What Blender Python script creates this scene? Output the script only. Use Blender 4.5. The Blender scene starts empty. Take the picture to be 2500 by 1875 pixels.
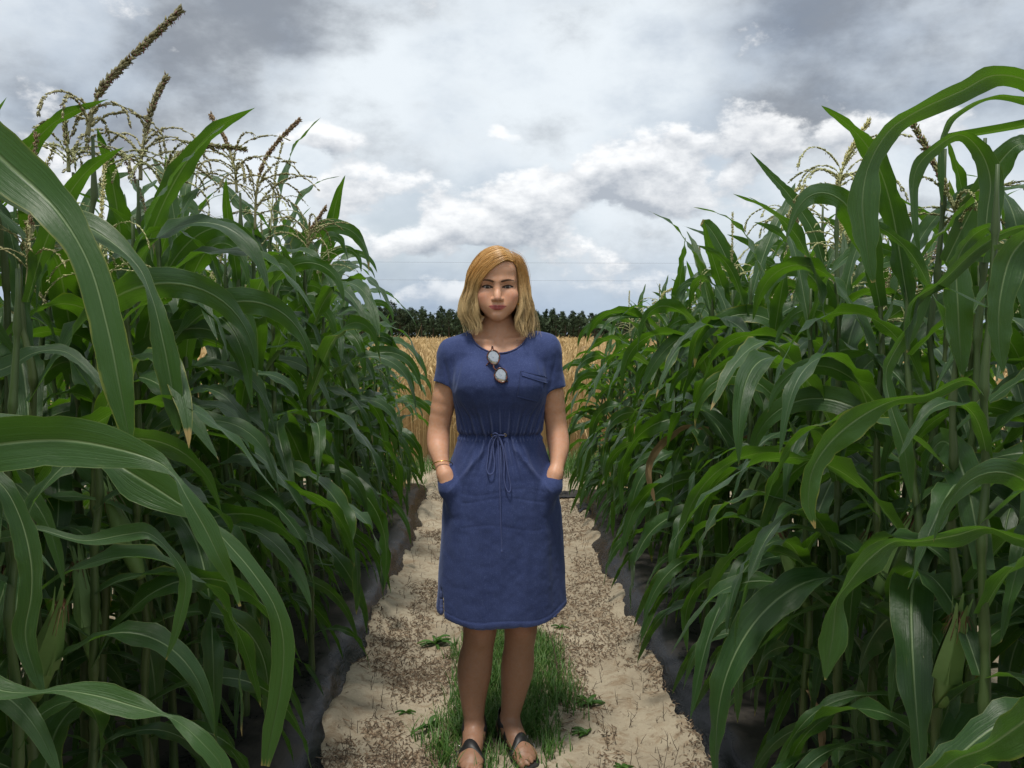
import bpy, math, random
import numpy as np
from mathutils import Vector, Matrix

R = math.radians
scene = bpy.context.scene
COL = scene.collection
rng = np.random.default_rng(7)
random.seed(7)

# ------------------------------------------------------------------ camera
cam_d = bpy.data.cameras.new("camera")
cam = bpy.data.objects.new("camera", cam_d)
COL.objects.link(cam)
cam.location = (0.0, 0.0, 1.36)
cam.rotation_euler = (R(90 - 3.34), 0.0, R(-1.04))
cam_d.sensor_width = 36.0
cam_d.lens = 30.15
cam_d.clip_start = 0.02
cam_d.clip_end = 3000.0
scene.camera = cam

scene.render.engine = 'CYCLES'
scene.cycles.use_denoising = True
scene.cycles.max_bounces = 8
scene.cycles.diffuse_bounces = 2
scene.cycles.glossy_bounces = 3
scene.cycles.transmission_bounces = 5
scene.cycles.transparent_max_bounces = 8
scene.view_settings.view_transform = 'Standard'
scene.view_settings.look = 'None'
scene.view_settings.gamma = 1.0
scene.view_settings.use_curve_mapping = False
scene.view_settings.exposure = 0.0

# ------------------------------------------------------------------ node expression helper
class X:
    """A scalar socket with arithmetic."""
    def __init__(s, nt, sock): s.nt, s.s = nt, sock
    def _op(s, op, b=None, c=None, rev=False):
        n = s.nt.nodes.new('ShaderNodeMath'); n.operation = op
        ins = [s, b, c]
        if rev: ins = [b, s, c]
        for k, v in enumerate(ins):
            if v is None: continue
            if isinstance(v, X): s.nt.links.new(v.s, n.inputs[k])
            else: n.inputs[k].default_value = float(v)
        return X(s.nt, n.outputs[0])
    def __add__(s, b): return s._op('ADD', b)
    __radd__ = __add__
    def __sub__(s, b): return s._op('SUBTRACT', b)
    def __rsub__(s, b): return s._op('SUBTRACT', b, rev=True)
    def __mul__(s, b): return s._op('MULTIPLY', b)
    __rmul__ = __mul__
    def __truediv__(s, b): return s._op('DIVIDE', b)
    def pw(s, b): return s._op('POWER', b)
    def abs(s): return s._op('ABSOLUTE')
    def exp(s): return s._op('EXPONENT')
    def sin(s): return s._op('SINE')
    def asin(s): return s._op('ARCSINE')
    def atan2(s, b): return s._op('ARCTAN2', b)
    def max(s, b): return s._op('MAXIMUM', b)
    def min(s, b): return s._op('MINIMUM', b)
    def ss(s, a, b, lo=0.0, hi=1.0):
        n = s.nt.nodes.new('ShaderNodeMapRange'); n.interpolation_type = 'SMOOTHSTEP'
        s.nt.links.new(s.s, n.inputs[0])
        for k, v in zip((1, 2, 3, 4), (a, b, lo, hi)): n.inputs[k].default_value = v
        return X(s.nt, n.outputs[0])

def noise(nt, vec, scale, detail=4.0, rough=0.5, dist=0.0):
    n = nt.nodes.new('ShaderNodeTexNoise')
    if vec is not None: nt.links.new(vec, n.inputs['Vector'])
    n.inputs['Scale'].default_value = scale
    n.inputs['Detail'].default_value = detail
    n.inputs['Roughness'].default_value = rough
    n.inputs['Distortion'].default_value = dist
    return X(nt, n.outputs['Fac']), n.outputs['Color']

def mixc(nt, f, a, b):
    n = nt.nodes.new('ShaderNodeMix'); n.data_type = 'RGBA'
    if isinstance(f, X): nt.links.new(f.s, n.inputs[0])
    else: n.inputs[0].default_value = f
    for k, v in ((6, a), (7, b)):
        if isinstance(v, (tuple, list)): n.inputs[k].default_value = (*v[:3], 1.0)
        else: nt.links.new(v, n.inputs[k])
    return n.outputs[2]

def vmath(nt, op, a, b=None):
    n = nt.nodes.new('ShaderNodeVectorMath'); n.operation = op
    for k, v in enumerate((a, b)):
        if v is None: continue
        if isinstance(v, (tuple, list)): n.inputs[k].default_value = v
        else: nt.links.new(v, n.inputs[k])
    return n.outputs[0]

def sepxyz(nt, v):
    n = nt.nodes.new('ShaderNodeSeparateXYZ'); nt.links.new(v, n.inputs[0])
    return [X(nt, o) for o in n.outputs]

def comb(nt, x, y, z):
    n = nt.nodes.new('ShaderNodeCombineXYZ')
    for k, v in enumerate((x, y, z)):
        if isinstance(v, X): nt.links.new(v.s, n.inputs[k])
        else: n.inputs[k].default_value = v
    return n.outputs[0]

# ------------------------------------------------------------------ sky
SUN_EL, SUN_AZ = R(74), R(205)      # high veiled sun, behind and to the left of the camera
world = bpy.data.worlds.new("World"); scene.world = world
world.use_nodes = True
nt = world.node_tree
nt.nodes.clear()
w_out = nt.nodes.new('ShaderNodeOutputWorld')
w_bg = nt.nodes.new('ShaderNodeBackground')
nt.links.new(w_bg.outputs[0], w_out.inputs[0])
sky = nt.nodes.new('ShaderNodeTexSky'); sky.sky_type = 'NISHITA'; sky.sun_disc = False
sky.sun_elevation = SUN_EL; sky.sun_rotation = SUN_AZ
sky.air_density = 1.0; sky.dust_density = 1.6; sky.ozone_density = 1.5
skyc = vmath(nt, 'SCALE', sky.outputs[0]); skyc.node.inputs[3].default_value = 0.085
tc = nt.nodes.new('ShaderNodeTexCoord')
D0 = vmath(nt, 'NORMALIZE', tc.outputs['Generated'])

x0, y0, z0 = sepxyz(nt, D0)
Ds = comb(nt, x0, y0, z0 * 1.7)
_, wc = noise(nt, Ds, 7.0, 3.0, 0.6)
wx, wy, wz = sepxyz(nt, vmath(nt, 'SUBTRACT', wc, (0.5, 0.5, 0.5)))
az = x0.atan2(y0) + wx * 0.10
el0 = z0.max(-0.2).min(0.999).asin()
el = el0 + wy * 0.07

azel = comb(nt, az, el, 0.0)
def blobs(P, lst):
    """sum of soft discs: each one multiply-add, one length, one falloff."""
    acc = None
    for a, e, sx, sy, wgt in lst:
        n = nt.nodes.new('ShaderNodeVectorMath'); n.operation = 'MULTIPLY_ADD'
        nt.links.new(P, n.inputs[0]); n.inputs[1].default_value = (1 / sx, 1 / sy, 0); n.inputs[2].default_value = (-a / sx, -e / sy, 0)
        l = nt.nodes.new('ShaderNodeVectorMath'); l.operation = 'LENGTH'; nt.links.new(n.outputs[0], l.inputs[0])
        g = X(nt, l.outputs['Value']).ss(0.0, 2.0, wgt, 0.0)
        acc = g if acc is None else acc + g
    return acc

#  cumulus heads: (azimuth, elevation, half width, half height, weight), radians
CUM = [(0.160, 0.195, 0.060, 0.042, 0.62), (0.095, 0.165, 0.060, 0.030, 0.40), (0.205, 0.17, 0.06, 0.04, 0.35),
       (0.020, 0.140, 0.070, 0.028, 0.55), (-0.03, 0.120, 0.06, 0.020, 0.35), (0.29, 0.215, 0.030, 0.030, 0.30),
       (-0.155, 0.155, 0.055, 0.028, 0.42), (-0.12, 0.105, 0.07, 0.018, 0.40), (0.11, 0.085, 0.10, 0.02, 0.30),
       (-0.20, 0.215, 0.045, 0.013, 0.38), (0.018, 0.224, 0.022, 0.009, 0.42), (0.33, 0.27, 0.06, 0.05, 0.12),
       (0.42, 0.20, 0.12, 0.035, 0.35), (-0.46, 0.16, 0.12, 0.03, 0.35), (-0.05, 0.055, 0.12, 0.012, 0.25), (0.20, 0.05, 0.12, 0.012, 0.25)]
#  thick grey cloud
GRY = [(-0.34, 0.29, 0.17, 0.060, 0.48), (-0.20, 0.345, 0.09, 0.045, 0.62), (-0.50, 0.22, 0.20, 0.045, 0.40),
       (-0.42, 0.20, 0.12, 0.03, 0.30), (0.34, 0.33, 0.07, 0.04, 0.50), (0.52, 0.24, 0.14, 0.035, 0.6),
       (0.47, 0.34, 0.18, 0.06, 0.34), (0.32, 0.24, 0.09, 0.06, 0.40), (-0.30, 0.36, 0.06, 0.02, 0.2)]
#  bright veil patches
BRT = [(0.0, 0.30, 0.22, 0.10, 0.12), (-0.145, 0.30, 0.05, 0.05, 0.55), (-0.19, 0.25, 0.06, 0.03, 0.35),
       (-0.31, 0.375, 0.025, 0.014, 0.5), (-0.46, 0.33, 0.06, 0.05, 0.35), (-0.28, 0.19, 0.08, 0.03, 0.4),
       (0.19, 0.31, 0.08, 0.05, 0.25)]

Dl = vmath(nt, 'ADD', Ds, (0.0, 0.0, 0.022))        # a little towards the zenith
n1, _ = noise(nt, Ds, 10.0, 8.0, 0.60)
n1l, _ = noise(nt, Dl, 10.0, 7.0, 0.60)
nbig, _ = noise(nt, Ds, 3.0, 2.0, 0.55)
nmid, _ = noise(nt, Ds, 5.5, 7.0, 0.60)
c0 = blobs(azel, CUM) + (n1 - 0.5) * 1.6 - 0.03
c1 = blobs(vmath(nt, 'ADD', azel, (0.0, 0.013, 0.0)), CUM) + (n1l - 0.5) * 1.6 - 0.03
relief = c0 - c1                                   # > 0 on the sunlit tops
alpha = c0.ss(0.16, 0.36)
lit = (relief * 2.0 + 0.62 - alpha * 0.04 - (c0 - 0.3).max(0.0) * 0.38).max(0.0).min(1.0)
cum_col = mixc(nt, lit, (0.38, 0.42, 0.48), (0.97, 0.98, 0.99))
# veil: high thin cloud, greyer where it is thick
g = (blobs(azel, GRY) - blobs(azel, BRT) * 0.9 + (nmid - 0.5) * 2.1 + (n1 - 0.5) * 1.0 + (nbig - 0.5) * 0.5 + 0.12)
gs = g.ss(-0.05, 0.95)
veil_col = mixc(nt, gs, (0.79, 0.85, 0.90), (0.27, 0.30, 0.345))
gap = (nmid * 0.5 + nbig * 0.5).ss(0.36, 0.56, 0.55, 1.0)        # thin places let the blue through
skymix = mixc(nt, gap, skyc, veil_col)
far = mixc(nt, nmid.ss(0.35, 0.65), (0.27, 0.36, 0.50), (0.44, 0.54, 0.66))   # distant rain-blue cloud bank low down
skymix = mixc(nt, el.ss(0.02, 0.12, 0.85, 0.0), skymix, far)
full = mixc(nt, alpha * el.ss(0.02, 0.09, 0.15, 0.88), skymix, cum_col)
nt.links.new(full, w_bg.inputs['Color'])
w_bg.inputs['Strength'].default_value = 1.08
world.cycles.sampling_method = 'NONE'

sun_d = bpy.data.lights.new("sun", 'SUN')
sun_d.energy = 3.0; sun_d.angle = R(9); sun_d.color = (1.0, 0.95, 0.87)
sun = bpy.data.objects.new("sun", sun_d); COL.objects.link(sun)
_sd = Vector((math.sin(SUN_AZ) * math.cos(SUN_EL), math.cos(SUN_AZ) * math.cos(SUN_EL), math.sin(SUN_EL)))
sun.rotation_euler = _sd.to_track_quat('Z', 'Y').to_euler()
sun.location = _sd * 60

# ------------------------------------------------------------------ object helpers
def mesh(name, v, f, mat=None, smooth=True, uv=None, col=None):
    """mesh data from arrays; f = (n,3)/(n,4) array or list; uv per vertex; col per vertex (r,g,b)."""
    me = bpy.data.meshes.new(name)
    v = np.asarray(v, dtype=np.float32)
    fl = f if isinstance(f, list) else [f]
    nl = sum(a.size for a in fl); nf = sum(len(a) for a in fl)
    me.vertices.add(len(v)); me.vertices.foreach_set('co', v.ravel())
    me.loops.add(nl); me.polygons.add(nf)
    li = np.concatenate([np.asarray(a, dtype=np.int32).ravel() for a in fl])
    sizes = np.concatenate([np.full(len(a), a.shape[1], dtype=np.int32) for a in fl])
    st = np.concatenate([[0], np.cumsum(sizes)[:-1]]).astype(np.int32)
    me.loops.foreach_set('vertex_index', li)
    me.polygons.foreach_set('loop_start', st)
    me.polygons.foreach_set('use_smooth', np.full(nf, smooth))
    if uv is not None:
        ul = me.uv_layers.new(name='UVMap')
        ul.data.foreach_set('uv', np.asarray(uv, dtype=np.float32)[li].ravel())
    if col is not None:
        at = me.attributes.new('Col', 'FLOAT_COLOR', 'POINT')
        c4 = np.ones((len(v), 4), dtype=np.float32); c4[:, :3] = col
        at.data.foreach_set('color', c4.ravel())
    me.update(calc_edges=True)
    if mat is not None: me.materials.append(mat)
    return me

def obj(name, me, parent=None, loc=None, rot=None, scl=None, **props):
    o = bpy.data.objects.new(name, me); COL.objects.link(o)
    if parent is not None: o.parent = parent
    if loc is not None: o.location = loc
    if rot is not None: o.rotation_euler = rot
    if scl is not None: o.scale = scl if isinstance(scl, (tuple, list)) else (scl,) * 3
    for k, val in props.items(): o[k] = val
    return o

def grid_faces(nu, nv, wrap_u=False):
    """quads of a (nv rows) x (nu columns) vertex grid."""
    uu = nu if wrap_u else nu - 1
    i, j = np.meshgrid(np.arange(uu), np.arange(nv - 1))
    a = j * nu + i; b = j * nu + (i + 1) % nu
    return np.stack([a, b, b + nu, a + nu], -1).reshape(-1, 4)

def join(parts):
    """parts: list of (v, f[, extra per-vertex arrays]) -> concatenated."""
    off = 0; V = []; F = {}; E = []
    for p in parts:
        v, f = p[0], p[1]
        for a in (f if isinstance(f, list) else [f]):
            F.setdefault(a.shape[1], []).append(a + off)
        V.append(v); E.append(p[2] if len(p) > 2 else None); off += len(v)
    fl = [np.concatenate(x) for x in F.values()]
    ex = None if E[0] is None else np.concatenate(E)
    return np.concatenate(V), fl, ex

def tube(pts, rad, sides=6, cap=True):
    """tube along a polyline with per-point radius (parallel transported frame)."""
    P = np.asarray(pts, float); n = len(P)
    r = np.broadcast_to(np.asarray(rad, float), (n,))
    T = np.gradient(P, axis=0); T /= np.linalg.norm(T, axis=1)[:, None] + 1e-12
    ref = np.array([0, 0, 1.0]) if abs(T[0, 2]) < 0.9 else np.array([1.0, 0, 0])
    N = np.cross(T[0], ref); N /= np.linalg.norm(N)
    V = []
    ang = np.arange(sides) * 2 * np.pi / sides
    for k in range(n):
        N = N - T[k] * (N @ T[k]); N /= np.linalg.norm(N) + 1e-12
        B = np.cross(T[k], N)
        V.append(P[k] + r[k] * (np.cos(ang)[:, None] * N + np.sin(ang)[:, None] * B))
    V = np.concatenate(V); F = [grid_faces(sides, n, True)]
    if cap:
        V = np.concatenate([V, P[:1], P[-1:]])
        c0, c1 = n * sides, n * sides + 1
        i = np.arange(sides); j = (i + 1) % sides
        F.append(np.concatenate([np.stack([j, i, np.full(sides, c0)], -1),
                                 np.stack([i + (n - 1) * sides, j + (n - 1) * sides, np.full(sides, c1)], -1)]))
    return V, F

def box(c, s):
    c = np.asarray(c, float); s = np.asarray(s, float) / 2
    v = np.array([[x, y, z] for z in (-1, 1) for y in (-1, 1) for x in (-1, 1)], float) * s + c
    f = np.array([[0, 2, 3, 1], [4, 5, 7, 6], [0, 1, 5, 4], [2, 6, 7, 3], [0, 4, 6, 2], [1, 3, 7, 5]])
    return v, f

def catmull(P, n):
    P = np.asarray(P, float)
    Q = np.concatenate([[2 * P[0] - P[1]], P, [2 * P[-1] - P[-2]]])
    t = np.linspace(0, len(P) - 1 - 1e-9, n); i = t.astype(int); u = (t - i)[:, None]
    a, b, c, d = Q[i], Q[i + 1], Q[i + 2], Q[i + 3]
    return 0.5 * (2 * b + (c - a) * u + (2 * a - 5 * b + 4 * c - d) * u ** 2 + (3 * b - a - 3 * c + d) * u ** 3)

def sstep(a, b, x):
    t = np.clip((x - a) / (b - a), 0, 1); return t * t * (3 - 2 * t)

def vnoise(p, seed=0):
    """smooth value noise, p (n,3) -> (n,)"""
    p = np.asarray(p, float); i = np.floor(p).astype(np.int64); f = p - i; f = f * f * (3 - 2 * f)
    def h(a):
        q = (a[:, 0] * 374761393 + a[:, 1] * 668265263 + a[:, 2] * 2147483647 + seed * 1274126177) & 0xffffffff
        q = ((q ^ (q >> 13)) * 1274126177) & 0xffffffff
        return ((q ^ (q >> 16)) & 0xffffff) / float(0xffffff)
    o = 0
    for dx in (0, 1):
        for dy in (0, 1):
            for dz in (0, 1):
                w = (f[:, 0] if dx else 1 - f[:, 0]) * (f[:, 1] if dy else 1 - f[:, 1]) * (f[:, 2] if dz else 1 - f[:, 2])
                o = o + w * h(i + np.array([dx, dy, dz]))
    return o * 2 - 1

def fbm(p, seed=0, octv=4, g=0.5):
    o = 0; a = 1.0; p = np.asarray(p, float)
    for k in range(octv):
        o = o + a * vnoise(p * 2 ** k, seed + k * 17); a *= g
    return o

def new_mat(name):
    m = bpy.data.materials.new(name); m.use_nodes = True
    t = m.node_tree; t.nodes.clear()
    o = t.nodes.new('ShaderNodeOutputMaterial')
    p = t.nodes.new('ShaderNodeBsdfPrincipled')
    t.links.new(p.outputs[0], o.inputs[0])
    return m, t, p, o

def setp(t, p, key, val):
    if isinstance(val, X): t.links.new(val.s, p.inputs[key])
    elif isinstance(val, bpy.types.NodeSocket): t.links.new(val, p.inputs[key])
    elif isinstance(val, (tuple, list)): p.inputs[key].default_value = (*val[:3], 1.0)
    else: p.inputs[key].default_value = val

def bump(t, p, h, strength=0.5, dist=0.01):
    b = t.nodes.new('ShaderNodeBump'); b.inputs['Strength'].default_value = strength
    b.inputs['Distance'].default_value = dist
    t.links.new(h.s if isinstance(h, X) else h, b.inputs['Height'])
    t.links.new(b.outputs[0], p.inputs['Normal'])
    return b

def tex(t, kind='Object'):
    n = t.nodes.new('ShaderNodeTexCoord'); return n.outputs[kind]

def simple(name, col, rough=0.6, **kw):
    m, t, p, o = new_mat(name)
    n, _ = noise(t, tex(t), 60.0, 3.0)
    setp(t, p, 'Base Color', mixc(t, n, tuple(c * 0.85 for c in col), tuple(min(1, c * 1.12) for c in col)))
    p.inputs['Roughness'].default_value = rough
    for k, v in kw.items(): p.inputs[k].default_value = v
    return m

# ================================================================== SETTING: ground, beds, wheat, wood
PATH_L, PATH_R = -0.567, 0.665          # foot of the film-covered beds
BED_Y0, BED_YL, BED_YR = -1.5, 7.6, 7.3

# --- sandy soil
m_soil, t, p, o = new_mat("sandy_soil")
oc = tex(t)
n1, _ = noise(t, oc, 3.0, 6.0, 0.6)
n2, _ = noise(t, oc, 38.0, 6.0, 0.7)
n3, _ = noise(t, oc, 170.0, 3.0, 0.6)
n4, _ = noise(t, oc, 14.0, 5.0, 0.65, 0.8)
c = mixc(t, n1.ss(0.3, 0.7), (0.29, 0.243, 0.175), (0.41, 0.352, 0.258))
c = mixc(t, n4.ss(0.48, 0.66) * 0.7, c, (0.22, 0.155, 0.095))        # crumbs of peat and old litter
c = mixc(t, n2.ss(0.55, 0.70) * 0.6, c, (0.11, 0.07, 0.042))
c = mixc(t, n3.ss(0.60, 0.72) * 0.5, c, (0.62, 0.53, 0.38))
setp(t, p, 'Base Color', c); p.inputs['Roughness'].default_value = 0.95
p.inputs['Specular IOR Level'].default_value = 0.15
bump(t, p, n2 * 0.6 + n3 * 0.25 + n4 * 0.6, 0.9, 0.012)

m_far, t, p, o = new_mat("field_earth")
n1, _ = noise(t, tex(t), 0.6, 6.0, 0.6)
setp(t, p, 'Base Color', mixc(t, n1, (0.23, 0.17, 0.085), (0.34, 0.25, 0.13))); p.inputs['Roughness'].default_value = 1.0

def ground_h(x, y):
    pnt = np.stack([x, y, np.zeros_like(x)], -1)
    h = fbm(pnt * 1.7, 3, 3) * 0.012 + fbm(pnt * 8.0, 5, 3) * 0.0105 + np.abs(fbm(pnt * 26.0, 9, 2)) * 0.006
    mid = np.exp(-((x - 0.02) / 0.22) ** 2) * 0.010                    # low crown between the two wheel/foot tracks
    tr = np.exp(-((np.abs(x - 0.05) - 0.36) / 0.13) ** 2) * -0.018
    bank = (np.exp(-((x - PATH_L) / 0.05) ** 2) + np.exp(-((x - PATH_R) / 0.05) ** 2)) * np.clip(0.018 + fbm(pnt * 5.0, 13, 3) * 0.03, 0, 1)
    return h + mid + tr + bank - 0.008

gx = np.linspace(-0.80, 0.90, 150); gy = np.linspace(0.5, 9.6, 560)
GX, GY = np.meshgrid(gx, gy)
GZ = ground_h(GX.ravel(), GY.ravel())
path_me = mesh("sandy_path", np.stack([GX.ravel(), GY.ravel(), GZ], -1), grid_faces(150, 560), m_soil)
obj("sandy_path", path_me, kind="structure", label="pale sandy path between the two maize beds", category="path")

# one large sheet of earth out to the horizon
e = np.array([-1400, -300, -60, -12, 12, 60, 300, 1400.0])
EX, EY = np.meshgrid(e, e + 200)
obj("ground", mesh("ground", np.stack([EX.ravel(), EY.ravel(), np.full(EX.size, -0.045)], -1), grid_faces(8, 8), m_far),
    kind="structure", label="bare earth under the fields", category="ground")

# --- black film over the raised beds
m_film, t, p, o = new_mat("black_film")
oc = tex(t)
mp = t.nodes.new('ShaderNodeMapping'); t.links.new(oc, mp.inputs[0]); mp.inputs['Scale'].default_value = (1.0, 0.35, 1.0)
wr, _ = noise(t, mp.outputs[0], 26.0, 4.0, 0.55, 1.2)
d1, _ = noise(t, oc, 5.0, 6.0, 0.65)
d2, _ = noise(t, oc, 60.0, 4.0, 0.6)
geo = t.nodes.new('ShaderNodeNewGeometry')
nx, ny, nz = sepxyz(t, geo.outputs['Normal'])
dust = (d1 * 0.8 + d2 * 0.3).ss(0.38, 0.70) * nz.abs().ss(0.82, 0.98)        # blown soil settles on the flat top
px, py, pz = sepxyz(t, oc)
dust = dust.max(pz.ss(0.030, 0.0) * d2.ss(0.50, 0.66) * 0.8)                  # and is splashed up the foot
setp(t, p, 'Base Color', mixc(t, dust * 0.85, (0.008, 0.009, 0.011), (0.062, 0.055, 0.047)))
setp(t, p, 'Roughness', dust * 0.30 + 0.24 + (d2 - 0.5) * 0.12)
p.inputs['Specular IOR Level'].default_value = 0.5; p.inputs['IOR'].default_value = 1.2
bump(t, p, wr * 0.6 + d2 * 0.05, 0.3, 0.010)

def film_bed(xf, side, width, y0, y1, label, hgt=0.078, seed=0):
    """film-covered bed; xf = foot on the path side, side = -1 (bed to the left) / +1."""
    prof = np.array([[-0.02, -0.03], [0.0, 0.0], [0.024, 0.034], [0.055, 0.078], [0.085, 0.108], [0.118, 0.125],
                     [0.16, 0.127], [0.24, 0.118], [0.36, 0.115], [0.50, 0.118], [0.66, 0.116], [0.80, 0.12],
                     [width - 0.12, 0.125], [width - 0.06, 0.11], [width - 0.02, 0.05], [width, -0.03]])
    prof = catmull(prof, 56)
    ys = np.arange(y0, y1, 0.03)
    Yg, k = np.meshgrid(ys, np.arange(len(prof)), indexing='ij')
    Xp = prof[k, 0]; Zp = prof[k, 1] * (hgt / 0.13)
    edge = (fbm(np.stack([ys * 0.9, ys * 0, ys * 0 + seed], -1), seed, 3) * 0.032)[:, None]
    w = np.exp(-(Xp / 0.18) ** 2)
    pts = np.stack([Xp.ravel() * 6, Yg.ravel() * 2.5, Zp.ravel() * 6], -1)
    puck = fbm(pts, seed + 3, 4).reshape(Xp.shape)
    fold = np.abs(fbm(np.stack([Xp.ravel() * 3 + Zp.ravel() * 9, Yg.ravel() * 7, 0 * Xp.ravel()], -1), seed + 8, 3)).reshape(Xp.shape)
    Xw = xf + side * (Xp + edge * w)
    Zw = Zp + (puck * 0.009 - fold * 0.004) * np.clip(Zp / 0.05, 0, 1)
    end = sstep(y1, y1 - 0.25, Yg); Zw = Zw * end - 0.02 * (1 - end)
    f = grid_faces(len(prof), len(ys))
    if side > 0: f = f[:, ::-1]
    me = mesh("bed_film", np.stack([Xw.ravel(), Yg.ravel(), Zw.ravel()], -1), f[:, ::-1], m_film)
    return obj("bed_film", me, label=label, category="plastic film", group="black plastic film over the maize beds")

film_bed(PATH_L, -1, 1.15, BED_Y0, BED_YL, "black plastic film over the raised bed left of the path", seed=1)
film_bed(PATH_R, 1, 1.15, BED_Y0, BED_YR, "black plastic film over the raised bed right of the path", seed=2)

# sandy lanes between the outer beds
for sgn, xa, xb, nm in ((-1, -9.0, -1.6, "left"), (1, 1.7, 9.0, "right")):
    gx = np.linspace(xa, xb, 60); gy = np.linspace(-1.0, 9.6, 90); GX, GY = np.meshgrid(gx, gy)
    zz = fbm(np.stack([GX.ravel() * 2, GY.ravel() * 2, 0 * GX.ravel()], -1), 21, 3) * 0.015 - 0.012
    obj("sandy_lane", mesh("sandy_lane", np.stack([GX.ravel(), GY.ravel(), zz], -1), grid_faces(60, 90), m_soil),
        kind="structure", label="sandy ground under the maize on the " + nm, category="ground")

# torn scraps of film at the end of the right bed
def scrap(cx, cy, w, l, seed, label):
    u, v = np.meshgrid(np.linspace(-1, 1, 14), np.linspace(-1, 1, 14))
    r = np.sqrt(u ** 2 + v ** 2)
    q = np.stack([u.ravel() * 1.6, v.ravel() * 1.6, np.full(u.size, seed * 3.1)], -1)
    sx = 1 + fbm(q, seed, 3) * 0.28
    z = 0.012 + np.abs(fbm(q * 1.4, seed + 4, 3)) * 0.06 * np.clip(1.25 - r.ravel(), 0, 1)
    V = np.stack([cx + u.ravel() * w * sx, cy + v.ravel() * l * sx, z + ground_h(cx + u.ravel() * w, cy + v.ravel() * l)], -1)
    obj("film_scrap", mesh("film_scrap", V, grid_faces(14, 14), m_film), label=label, category="plastic scrap",
        group="torn scraps of film at the far end of the right bed")
scrap(0.58, 7.15, 0.12, 0.16, 1, "small dark scrap of torn film lying farthest down the path by the right maize")
scrap(0.72, 6.55, 0.10, 0.20, 2, "larger torn film scrap on the sand just before the right bed ends")

# --- litter on the sand: uncountable crumbs and bits of stalk
m_lit, t, p, o = new_mat("plant_litter")
oi = t.nodes.new('ShaderNodeNewGeometry')
rn = X(t, oi.outputs['Random Per Island'])
setp(t, p, 'Base Color', mixc(t, rn, (0.07, 0.048, 0.032), (0.27, 0.19, 0.12))); p.inputs['Roughness'].default_value = 0.95
N = 36000
lx = np.where(rng.random(N) < 0.55, rng.uniform(PATH_L, -0.16, N), rng.uniform(0.2, PATH_R, N)) + rng.normal(0, 0.03, N)
ly = 2.4 + rng.random(N) ** 1.6 * 6.2
keep = fbm(np.stack([lx * 4, ly * 2.4, lx * 0], -1), 31, 4) * 1.3 + rng.normal(0, 0.18, N) > 0.0
lx, ly = lx[keep], ly[keep]; N = len(lx)
ln = rng.uniform(0.002, 0.013, N) ** 1.0 * (1 + (rng.random(N) < 0.06) * 2.0); wd = rng.uniform(0.0012, 0.0036, N)
an = rng.uniform(0, np.pi, N); tilt = rng.normal(0, 0.45, N)
ca, sa = np.cos(an), np.sin(an); zz = ground_h(lx, ly) + 0.003
dxl = np.stack([ca * ln, sa * ln, np.sin(tilt) * ln], -1); dxw = np.stack([-sa * wd, ca * wd, 0 * wd], -1)
up = np.stack([0 * wd, 0 * wd, wd * 1.4], -1); C0 = np.stack([lx, ly, zz], -1)
V = np.stack([C0 - dxl - dxw, C0 - dxl * 0.8 + dxw, C0 + dxl + dxw * 0.3, C0 + up + dxl * 0.1], 1).reshape(-1, 3)
i = np.arange(N)[:, None] * 4
F = np.concatenate([i + np.array([[0, 2, 3]]), i + np.array([[2, 1, 3]]), i + np.array([[1, 0, 3]])])
obj("plant_litter", mesh("plant_litter", V, F, m_lit, smooth=False), kind="stuff",
    label="dark crumbs of dead plant litter strewn over the sand", category="litter")

# --- grass
def blade_mass(name, bx, by, bz, hts, wid, lean, mat, seg=4, seed=0):
    """many grass blades as one mesh."""
    r = np.random.default_rng(seed); n = len(bx)
    a = r.uniform(0, 2 * np.pi, n); ca, sa = np.cos(a), np.sin(a)
    b = r.uniform(0.3, 1.0, n) * lean; tw = r.uniform(-0.6, 0.6, n)
    Vs = []
    for k in range(seg + 1):
        s = k / seg
        out = b * s ** 1.8 * hts; z = hts * (s - 0.32 * b * s ** 2.2)
        cx = bx + ca * out; cy = by + sa * out; cz = bz + z
        w = wid * (1 - s) ** 0.7 * (0.7 + 0.3 * (s < 0.6)) * 0.5
        ang = a + np.pi / 2 + tw * s
        ox, oy = np.cos(ang) * w, np.sin(ang) * w
        Vs.append(np.stack([cx - ox, cy - oy, cz], -1)); Vs.append(np.stack([cx + ox, cy + oy, cz], -1))
    V = np.stack(Vs, 1).reshape(-1, 3)
    i = np.arange(n)[:, None] * (2 * (seg + 1))
    F = np.concatenate([i + np.array([[2 * k, 2 * k + 1, 2 * k + 3, 2 * k + 2]]) for k in range(seg)])
    uv = np.tile(np.repeat(np.linspace(0, 1, seg + 1), 2)[:, None], (n, 1)); uv = np.concatenate([uv * 0, uv], 1)
    return mesh(name, V, F, mat, uv=uv)

def grass_mat(name, a, b, tip):
    m, t, p, o = new_mat(name)
    g = t.nodes.new('ShaderNodeNewGeometry'); rn = X(t, g.outputs['Random Per Island'])
    u_, v_, _ = sepxyz(t, tex(t, 'UV'))
    c = mixc(t, rn, a, b); c = mixc(t, v_.ss(0.6, 1.0) * rn.ss(0.6, 0.9), c, tip)
    setp(t, p, 'Base Color', c); p.inputs['Roughness'].default_value = 0.55
    tr = t.nodes.new('ShaderNodeBsdfTranslucent'); t.links.new(c, tr.inputs[0])
    mx = t.nodes.new('ShaderNodeMixShader'); mx.inputs[0].default_value = 0.3
    t.links.new(p.outputs[0], mx.inputs[1]); t.links.new(tr.outputs[0], mx.inputs[2]); t.links.new(mx.outputs[0], o.inputs[0])
    return m
m_grass = grass_mat("grass_green", (0.042, 0.115, 0.016), (0.105, 0.225, 0.04), (0.26, 0.22, 0.08))

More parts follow.
